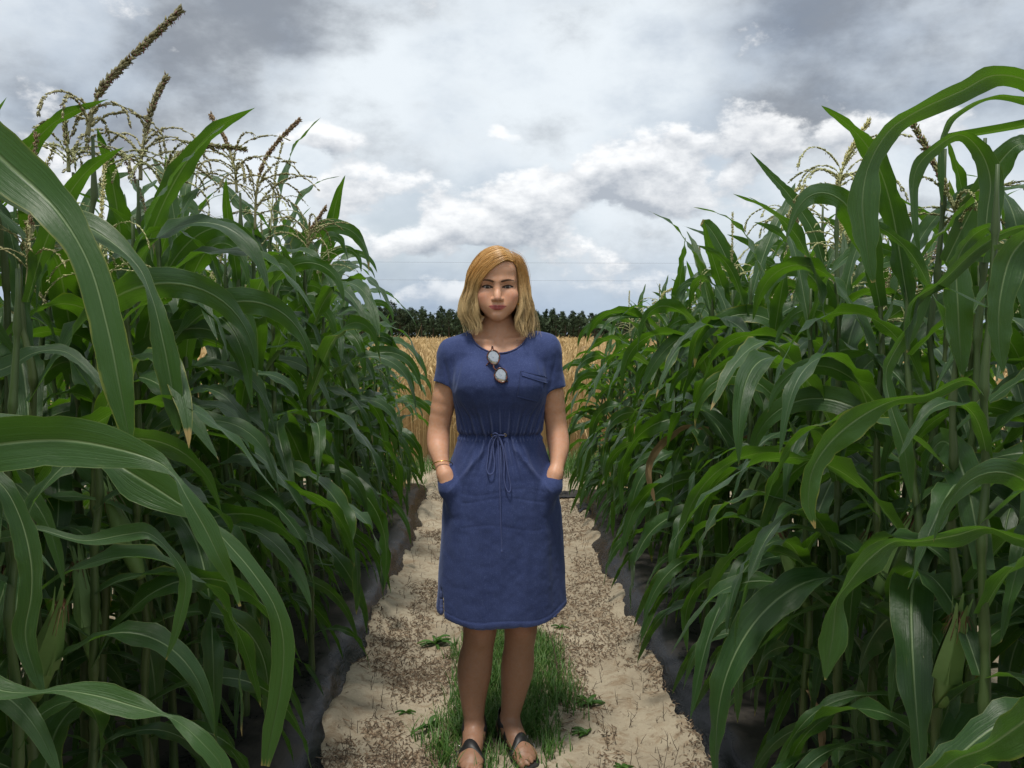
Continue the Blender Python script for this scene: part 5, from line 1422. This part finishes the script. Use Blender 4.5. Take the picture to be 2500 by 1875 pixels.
def patch(q00, q10, q01, q11, nu, nv, off, bulge=0.0, thick=.002):
    """cloth panel laid on the dress: corners (x, z) upper left, upper right, lower left, lower right"""
    u, w = np.meshgrid(np.linspace(0, 1, nu), np.linspace(0, 1, nv)); u, w = u.ravel(), w.ravel()
    x = (q00[0] * (1 - u) + q10[0] * u) * (1 - w) + (q01[0] * (1 - u) + q11[0] * u) * w
    z = (q00[1] * (1 - u) + q10[1] * u) * (1 - w) + (q01[1] * (1 - u) + q11[1] * u) * w
    y = front_y(x, z, off) - bulge * np.sin(np.pi * u) * np.sin(np.pi * np.clip(w, 0, 1)) - .0006 * np.sin(x * 300)
    top = np.stack([x, y, z], -1); bot = np.stack([x, y + thick + off * .8, z], -1)
    g_ = grid_faces(nu, nv); n_ = nu * nv
    edge = np.concatenate([np.arange(nu), np.arange(1, nv) * nu + nu - 1, (nv - 1) * nu + np.arange(nu - 2, -1, -1), np.arange(nv - 2, 0, -1) * nu])
    e2 = np.roll(edge, -1); rim = np.stack([edge, edge + n_, e2 + n_, e2], -1)
    return np.concatenate([top, bot]), np.concatenate([g_[:, ::-1], rim])
v, f = patch((.073, 1.246), (.150, 1.228), (.063, 1.168), (.128, 1.150), 20, 20, .0030, .0015)
obj("chest_pocket", mesh("chest_pocket", v, f, m_dress), dress)
v, f = patch((.0735, 1.247), (.157, 1.223), (.0765, 1.233), (.158, 1.206), 18, 6, .0065, .0015)
obj("pocket_flap", mesh("pocket_flap", v, f, m_dress), dress)
# drawstring: bow, two loops, one long end
m_cord = simple("drawstring_cord", (0.060, 0.080, 0.20), 0.85)
cords = [lay([(.002, 1.046, .006), (-.012, 1.040, .007), (-.022, 1.020, .006), (-.026, .985, .005), (-.030, .95, .006), (-.026, .932, .007), (-.016, .930, .008), (-.008, .940, .007), (-.006, .965, .006), (-.009, .99, .006), (-.010, 1.02, .007), (.000, 1.046, .008)], .003),
         lay([(.003, 1.046, .007), (.012, 1.030, .008), (.020, 1.0, .006), (.024, .96, .005), (.023, .92, .005), (.028, .89, .006), (.036, .876, .007), (.042, .880, .007), (.042, .90, .006), (.036, .93, .006), (.030, .965, .006), (.024, 1.0, .007), (.014, 1.030, .008), (.004, 1.046, .009)], .003),
         lay([(.003, 1.046, .005), (.006, 1.0, .004), (.009, .93, .003), (.011, .85, .004), (.013, .78, .003), (.015, .72, .004), (.016, .688, .004)], .003),
         lay([(-.012, 1.050, .005), (-.004, 1.054, .009), (.004, 1.050, .010), (.006, 1.043, .009), (-.002, 1.041, .009), (-.006, 1.046, .010), (.010, 1.047, .008), (.026, 1.046, .004)], .003)]
for k, cpts in enumerate(cords):
    cc = catmull(cpts, 70); rad = np.full(70, .0022)
    if k == 2: rad[-6:] = [.0022, .0024, .0034, .0036, .0034, .002]
    v, f = tube(cc, rad, 6)
    obj("drawstring", mesh("drawstring", v, f, m_cord), dress)
m_brass = simple("eyelet_metal", (0.45, 0.38, 0.26), 0.3, Metallic=1.0)
for x in (-.013, .027):
    e_ = lay([(x + .0042 * math.cos(a), 1.046 + .0042 * math.sin(a)) for a in np.linspace(0, 2 * math.pi, 13)], -.0015)
    v, f = tube(e_, .0012, 5, False); obj("eyelet", mesh("eyelet", v, f, m_brass), dress)

# ---------------------------------------------------------------- hair
GL = [[(.058, -.078, 1.582), (.030, -.096, 1.584), (-.012, -.101, 1.560), (-.046, -.090, 1.524), (-.064, -.072, 1.49), (-.070, -.063, 1.46), (-.060, -.070, 1.42), (-.049, -.072, 1.39), (-.058, -.074, 1.360)],
      [(.053, -.070, 1.597), (.018, -.091, 1.605), (-.033, -.090, 1.582), (-.073, -.071, 1.535), (-.087, -.057, 1.495), (-.103, -.054, 1.46), (-.100, -.062, 1.42), (-.080, -.064, 1.39), (-.070, -.067, 1.360)],
      [(.046, -.050, 1.611), (.005, -.058, 1.625), (-.050, -.052, 1.602), (-.088, -.040, 1.55), (-.096, -.032, 1.505), (-.116, -.030, 1.462), (-.113, -.040, 1.418), (-.092, -.045, 1.385), (-.080, -.050, 1.365)],
      [(.038, -.010, 1.619), (-.005, -.012, 1.629), (-.055, -.008, 1.607), (-.092, .000, 1.555), (-.099, .010, 1.51), (-.111, .010, 1.46), (-.110, .000, 1.415), (-.098, -.010, 1.385), (-.085, -.020, 1.360)],
      [(.030, .050, 1.617), (-.005, .070, 1.618), (-.050, .076, 1.588), (-.080, .076, 1.54), (-.088, .076, 1.49), (-.092, .066, 1.45), (-.090, .056, 1.41), (-.080, .050, 1.38), (-.070, .050, 1.355)]]
GR = [[(.060, -.076, 1.580), (.070, -.068, 1.566), (.0765, -.060, 1.535), (.079, -.056, 1.50), (.077, -.058, 1.46), (.070, -.063, 1.425), (.066, -.067, 1.40), (.072, -.070, 1.375), (.080, -.070, 1.352)],
      [(.058, -.066, 1.592), (.079, -.056, 1.580), (.092, -.046, 1.54), (.096, -.043, 1.50), (.094, -.046, 1.465), (.102, -.053, 1.43), (.105, -.057, 1.40), (.100, -.060, 1.375), (.098, -.062, 1.350)],
      [(.054, -.045, 1.605), (.083, -.035, 1.589), (.102, -.025, 1.545), (.106, -.022, 1.505), (.103, -.025, 1.47), (.118, -.030, 1.435), (.124, -.035, 1.40), (.121, -.040, 1.375), (.117, -.042, 1.352)],
      [(.048, -.005, 1.616), (.084, .000, 1.596), (.103, .008, 1.55), (.107, .012, 1.505), (.106, .012, 1.465), (.117, .008, 1.43), (.123, .000, 1.395), (.121, -.010, 1.37), (.115, -.015, 1.350)],
      [(.040, .055, 1.615), (.070, .070, 1.590), (.088, .072, 1.545), (.092, .075, 1.50), (.094, .070, 1.46), (.100, .060, 1.425), (.100, .055, 1.39), (.098, .050, 1.365), (.090, .050, 1.350)]]
GB = [(.032, .072, 1.608), (.022, .098, 1.590), (.012, .108, 1.555), (.006, .110, 1.51), (.004, .104, 1.47), (.004, .095, 1.43), (.004, .086, 1.40), (.004, .082, 1.375), (.004, .080, 1.355)]
NS = 30
def sheet(G): return np.array([catmull((np.array(g_) - [CX, 0, 0]) * [.935, 1, 1] + [CX, 0, 0], NS) for g_ in G + [GB]])          # guides x NS x 3
SHL, SHR = sheet(GL), sheet(GR)
def at_guide(SH, a):
    """curve at fraction a in [0, 1] round the head, smoothly between the guides"""
    n = len(SH); t_ = np.clip(a, 0, .9999) * (n - 1); i = int(t_); u = t_ - i
    g0, g1, g2, g3 = SH[max(i - 1, 0)], SH[i], SH[i + 1], SH[min(i + 2, n - 1)]
    return 0.5 * (2 * g1 + (g2 - g0) * u + (2 * g0 - 5 * g1 + 4 * g2 - g3) * u * u + (3 * g1 - g0 - 3 * g2 + g3) * u ** 3)
HC = np.array([CX + .004, .012, 0])
rh = np.random.default_rng(33); hp = []
sN = np.linspace(0, 1, NS)
def inward(c, d):
    o_ = c - HC; o_[:, 2] = np.clip(c[:, 2] - 1.53, 0, 1); o_ /= np.linalg.norm(o_, axis=1)[:, None]
    return c - o_ * d[:, None]
for SH, na in ((SHL, 30), (SHR, 24)):
    # underlayer closes the head of hair
    aa = np.linspace(0, 1, 60); U = np.array([inward(at_guide(SH, a), np.full(NS, .007) + .004 * (1 - sN) + .010 * sstep(.6, 1, sN)) for a in aa])
    U[..., 2] += (.035 * sstep(.72, 1, sN))[None]
    V = U.reshape(-1, 3); V = V + (fbm(V * np.array([60, 60, 12]), 71, 2) * .0025)[:, None] * np.array([1, 1, 0])
    hp.append((V, grid_faces(NS, 60), np.tile([.02], (len(V), 1))))
    for k in range(na):
        ac = (k + rh.uniform(.1, .9)) / na; ac = ac ** 1.15
        wv = rh.uniform(.006, .0105); f_ = rh.uniform(1.6, 1.85); p0 = (1.0 if SH is SHL else 2.2) + ac * 3.0 + rh.normal(0, .6); tone = rh.uniform(0, 1)
        Cc = at_guide(SH, ac); lift = rh.normal(0, .0062) * sstep(.15, .6, sN); endl = rh.uniform(.90, 1.04)
        for q_ in range(92 if ac < .75 else 24):
            a = np.clip(ac + rh.normal(0, .024), 0, 1); c = at_guide(SH, a)
            cl = (.10 + .72 * sstep(.15, .75, sN))[:, None]; c = c * (1 - cl) + Cc * cl
            dep = abs(rh.normal(0, .0042)) * (.4 + sN * .9) + np.where(sN < .08, .004, 0)
            c = inward(c, dep - lift)
            c = c + np.stack([np.sin(sN * 6.283 * f_ + p0) * wv, np.cos(sN * 6.283 * f_ + p0 * 1.7) * wv * .7, 0 * sN], -1) * sstep(.2, .7, sN)[:, None]
            c = c + (rh.normal(0, .0022, 3) * sN[:, None] ** .8) + np.cumsum(rh.normal(0, .00018, (NS, 3)), axis=0)
            c[:, 0] += (CX - c[:, 0]) * .16 * sstep(.74, 1, sN)
            L_ = int(NS * min(1, rh.uniform(.78, 1.0) * endl)); L_ = max(L_, 12)
            rad = .00058 * np.clip(1.15 - np.linspace(0, 1, L_) ** 3, .2, 1)
            v, f = tube(c[:L_], rad, 3, False)
            hp.append((v, f, np.full((len(v), 1), np.clip(tone * .75 + rh.uniform(0, .25), 0, 1))))
cp_t, cp_p = np.meshgrid(np.linspace(0, 1.15, 14), np.linspace(0, 2 * np.pi, 40), indexing='ij')            # hair lying close to the crown
cv = np.stack([CX + .0765 * np.sin(cp_t) * np.sin(cp_p), .016 + .092 * np.sin(cp_t) * np.cos(cp_p), 1.527 + .0960 * np.cos(cp_t)], -1).reshape(-1, 3)
cf = grid_faces(40, 14); cf = cf[(cv[cf][:, :, 1] > -.050).all(1)]
hp.append((cv, cf, np.full((len(cv), 1), .35)))
for k in range(90):                                            # flyaway hairs
    SH = SHL if rh.random() < .5 else SHR; c = at_guide(SH, rh.uniform(0, .75)); g_ = rh.normal(0, 1, 3)
    c = inward(c, -np.abs(rh.normal(.002, .002)) - .012 * sN ** 3 * abs(g_[0])) + (g_ * .006)[None] * sN[:, None] ** 2
    v, f = tube(c, .0004, 3, False); hp.append((v, f, np.full((len(v), 1), .8)))
v, f, tone = join(hp)
tz = v[:, 2]
root_c, tip_c, dark_c, lite_c = np.array([.66, .36, .11]), np.array([.70, .51, .25]), np.array([.17, .085, .028]), np.array([.85, .66, .36])
hb = sstep(1.56, 1.45, tz)[:, None]; hcol = root_c * (1 - hb) + tip_c * hb
hcol = hcol * (1 -   .70 * sstep(.45, 0, tone)) + dark_c * .70 * sstep(.45, 0, tone); hcol = hcol * (1 - .5 * sstep(.6, 1, tone)) + lite_c * .5 * sstep(.6, 1, tone)
m_hair, t, p, o = new_mat("blonde_hair")
at = t.nodes.new('ShaderNodeAttribute'); at.attribute_name = 'Col'
n1, _ = noise(t, tex(t), 220.0, 2.0)
setp(t, p, 'Base Color', mixc(t, n1 * 0.35, at.outputs['Color'], (0.22, 0.12, 0.04)))
p.inputs['Roughness'].default_value = 0.38; p.inputs['Specular IOR Level'].default_value = 0.45
obj("hair", mesh("hair", v, f, m_hair, col=hcol), person, label="wavy shoulder-length blonde hair parted at one side")

# ---------------------------------------------------------------- jewellery
m_gold = simple("gold", (0.80, 0.52, 0.16), 0.22, Metallic=1.0)
def body_pts(P): return evaluate(BODY, P)
def ring_on(fn, c, n_, off, cnt=40, rmax=.09):
    """closed loop hugging the surface fn in the plane through c with normal n_"""
    n_ = np.array(n_, float); n_ /= np.linalg.norm(n_); u = np.cross(n_, [0, 1, 0.01]); u /= np.linalg.norm(u); w = np.cross(n_, u); out = []
    a = np.linspace(0, 2 * np.pi, cnt, endpoint=False); D_ = np.cos(a)[:, None] * u + np.sin(a)[:, None] * w
    lo = np.zeros(cnt); hi = np.full(cnt, rmax)
    for _ in range(22):
        mid = (lo + hi) / 2; P = np.array(c) + D_ * mid[:, None]; ins = fn((P[:, 0], P[:, 1], P[:, 2])) < 0
        lo = np.where(ins, mid, lo); hi = np.where(ins, hi, mid)
    return np.array(c) + D_ * (lo + off)[:, None], D_, n_
arm_fn = lambda P: evaluate(chain(ARM_L, .02), P)
c, D_, n_ = ring_on(arm_fn, (-.1700, -.0470, .946), (.20, -.62, -.85), .0018)
c = c + np.outer(np.cos(np.linspace(0, 2 * np.pi, 40)), n_) * .002
v, f = tube(np.concatenate([c, c[:2]]), .0017, 7, False); obj("bracelet", mesh("bracelet", v, f, m_gold), person)
for sx in (-1, 1):
    x0 = CX + sx * .0640; parts = [tube([(x0, -.052, 1.453), (x0, -.054, 1.448)], .0028, 8), tube([(x0, -.054, 1.448), (x0 + .0005, -.055, 1.438)], [.0009, .0009], 5), tube([(x0 - .0035, -.056, 1.4365), (x0 + .0035, -.056, 1.4365)], .0013, 6), tube([(x0 - .0025, -.056, 1.4325), (x0 + .0025, -.056, 1.4325)], .0011, 6)]
    v, f, _ = join(parts); obj("earring", mesh("earring", v, f, m_gold), person)

# ---------------------------------------------------------------- sandals
m_strap = simple("black_leather", (0.014, 0.014, 0.015), 0.5)
m_sole = simple("sandal_sole", (0.022, 0.020, 0.018), 0.8)
m_buck = simple("buckle_metal", (0.45, 0.45, 0.46), 0.35, Metallic=1.0)
def sandal(ax, ay, ang):
    c_, s_ = math.cos(ang), math.sin(ang); sd = 1 if ang > 0.2 else -1
    def q(f, r, z): return np.array([ax + s_ * f + c_ * r, ay - c_ * f + s_ * r, z])
    fwd = np.array([s_, -c_, 0])
    root = obj("sandal", None, person)
    oc_ = [(-.066, 0), (-.062, .018), (-.045, .029), (-.01, .030), (.04, .031), (.085, .038), (.12, .045), (.15, .043), (.175, .030), (.183, .010), (.184, -.012), (.178, -.030), (.155, -.041), (.12, -.041), (.08, -.034), (.04, -.028), (-.01, -.028), (-.045, -.027), (-.062, -.017)]
    ol = catmull(np.array(oc_ + oc_[:1]), 60)[:-1]; n = len(ol); rows = []
    for z_, k in ((-.006, .97), (.001, 1.0), (.012, 1.0), (.0155, .97)): rows.append(np.array([q(.058 + (a - .058) * k, b * k * sd, z_) for a, b in ol]))
    V = np.concatenate(rows + [[q(.06, 0, .0155)], [q(.06, 0, -.006)]]); F = [grid_faces(n, 4, True)]
    i = np.arange(n); j = (i + 1) % n
    F.append(np.concatenate([np.stack([3 * n + i, 3 * n + j, np.full(n, 4 * n)], -1), np.stack([j, i, np.full(n, 4 * n + 1)], -1)]))
    obj("sole", mesh("sole", V, F, m_sole), root)
    fn = lambda P: evaluate(foot(ax, ay, ang) + [C_((ax, ay, .16), (ax, ay, .055), .040, .029, .02)], P)
    def strap(cn, nrm, wid, name="strap", off=.002):
        rows = []
        nrm = np.array(nrm, float) / np.linalg.norm(nrm)
        for k, o_ in ((-.5, off * .3), (-.42, off + .0012), (.42, off + .0012), (.5, off * .3)):
            c, D_, n_ = ring_on(fn, cn + nrm * wid * k, nrm, o_, 44, .075); c[:, 2] = np.maximum(c[:, 2], .004); rows.append(c)
        return obj(name, mesh(name, np.concatenate(rows), grid_faces(44, 4, True), m_strap), root), rows[1]
    st1, r1 = strap(q(.006, 0, .082), fwd * .55 + np.array([0, 0, .80]), .024)                 # round the ankle
    st2, r2 = strap(q(.108, 0, .026), fwd * .92 + np.array([0, 0, .30]) + np.array([c_, s_, 0]) * .25 * sd, .019)   # across the toes
    st3, r3 = strap(q(-.036, 0, .050), fwd * .98 + np.array([0, 0, .10]), .016)                # heel loop
    for r_, stp in ((r1, st1), (r2, st2)):
        sidev = np.array([c_, s_, 0]) * (-1 if ang < .2 else 1)
        k = int(np.argmax((r_ - r_.mean(0)) @ (sidev * .9 + fwd * .55 + np.array([0, 0, .25])))); b = r_[k]; tq = r_[(k + 2) % 44] - r_[k - 2]; tq /= np.linalg.norm(tq); nq = b - r_.mean(0); nq /= np.linalg.norm(nq); wq = np.cross(tq, nq)
        L4 = [b + nq * .003 + tq * a * .008 + wq * e * .011 for a, e in ((-1, -1), (1, -1), (1, 1), (-1, 1), (-1, -1))]
        v, f = tube(np.array(L4), .0016, 5); obj("buckle", mesh("buckle", v, f, m_buck, smooth=False), stp)
    # side straps joining ankle and toe bands along the sole
    for e in (-1, 1):
        pts = catmull([q(-.02, e * .034, .020), q(.0, e * .037, .050), q(.012, e * .036, .072)], 8); w_ = fwd * .007
        V = np.stack([pts - w_, pts + w_, pts + w_ + np.array([c_, s_, 0]) * e * .003, pts - w_ + np.array([c_, s_, 0]) * e * .003], 1).reshape(-1, 3)
        obj("strap", mesh("strap", V, grid_faces(4, 8, True), m_strap), root)
sandal(*FOOT_L); sandal(*FOOT_R)

# ---------------------------------------------------------------- sunglasses hung in the neckline
m_tort, t, p, o = new_mat("tortoiseshell")
n1, _ = noise(t, tex(t), 140.0, 3.0, 0.6, 0.8)
setp(t, p, 'Base Color', mixc(t, n1.ss(.42, .60), (0.018, 0.008, 0.006), (0.17, 0.045, 0.018))); p.inputs['Roughness'].default_value = 0.12
p.inputs['Coat Weight'].default_value = 0.5
m_lens, t, p, o = new_mat("mirror_lens")
n1, _ = noise(t, tex(t), 20.0, 2.0)
setp(t, p, 'Base Color', mixc(t, n1, (0.42, 0.44, 0.46), (0.50, 0.52, 0.54))); p.inputs['Metallic'].default_value = 0.85; p.inputs['Roughness'].default_value = 0.06
gl = obj("sunglasses", None, loc=(0.0, 2.72, WZ), label="tortoiseshell sunglasses with mirrored lenses hung in the neckline of the blue dress", category="sunglasses")
c1 = np.array([-.0095, 0, 1.2865]); c2 = np.array([.0145, 0, 1.2330])
axd = (c2 - c1) / np.linalg.norm(c2 - c1); pr = np.array([-axd[2], 0, axd[0]])           # along the front, across it
yb = float(front_y([.003], [1.26], 0)[0]) - .016
tiltn = np.array([-.05, -.97, .22])
def gp(c, a, b, d): 
    P = c + axd * a + pr * b; return np.array([P[0], yb + (P[2] - 1.26) * .22 - d, P[2]])
ths = np.linspace(0, 2 * np.pi, 44, endpoint=False)
for c, sg in ((c1, -1), (c2, 1)):
    ra = .0205 + .0016 * np.cos(2 * ths + .6); rb = .0185 + .0020 * np.cos(ths * sg + 2.4)
    loop = np.array([gp(c, r_ * math.cos(a), s2 * math.sin(a), .002 + .0022 * math.cos(a) ** 2 * 0) for a, r_, s2 in zip(ths, ra, rb)])
    v, f = tube(np.concatenate([loop, loop[:2]]), .0027, 7, False); obj("frame", mesh("frame", v, f, m_tort), gl)
    rows = [np.array([gp(c, r_ * k * math.cos(a), s2 * k * math.sin(a), .0015 + .0038 * (1 - k * k)) for a, r_, s2 in zip(ths, ra, rb)]) for k in np.linspace(.98, .05, 9)]
    V = np.concatenate(rows); obj("lens", mesh("lens", V, grid_faces(44, 9, True), m_lens), gl)
v, f = tube(catmull([gp(c1, .019, -.006, .003), gp(c1, .027, -.011, .006), gp(c1, .034, -.010, .006), gp(c2, -.019, -.006, .003)], 12), .0026, 7); obj("bridge", mesh("bridge", v, f, m_tort), gl)
for c, e in ((c1, -1), (c2, 1)):
    h = gp(c, e * .021, .008, .001); v, f = tube(catmull([h, h + [.002 * e, .008, .004 * -e], gp(c, e * .016, .0, -.008)], 8), [.0035] * 8, 6); obj("hinge", mesh("hinge", v, f, m_tort), gl)
h1 = gp(c1, -.021, .008, 0)
for k, tip in enumerate(((-.030, 1.286), (-.031, 1.262))):
    v, f = tube(catmull([h1 + [0, .006, .004], h1 + [-.002, .010, .012 - .01 * k], lay([(-.018, 1.292 - .012 * k)], .004)[0], lay([tip], .003)[0]], 14), np.linspace(.0028, .0018, 14), 6)
    obj("temple", mesh("temple", v, f, m_tort), gl)
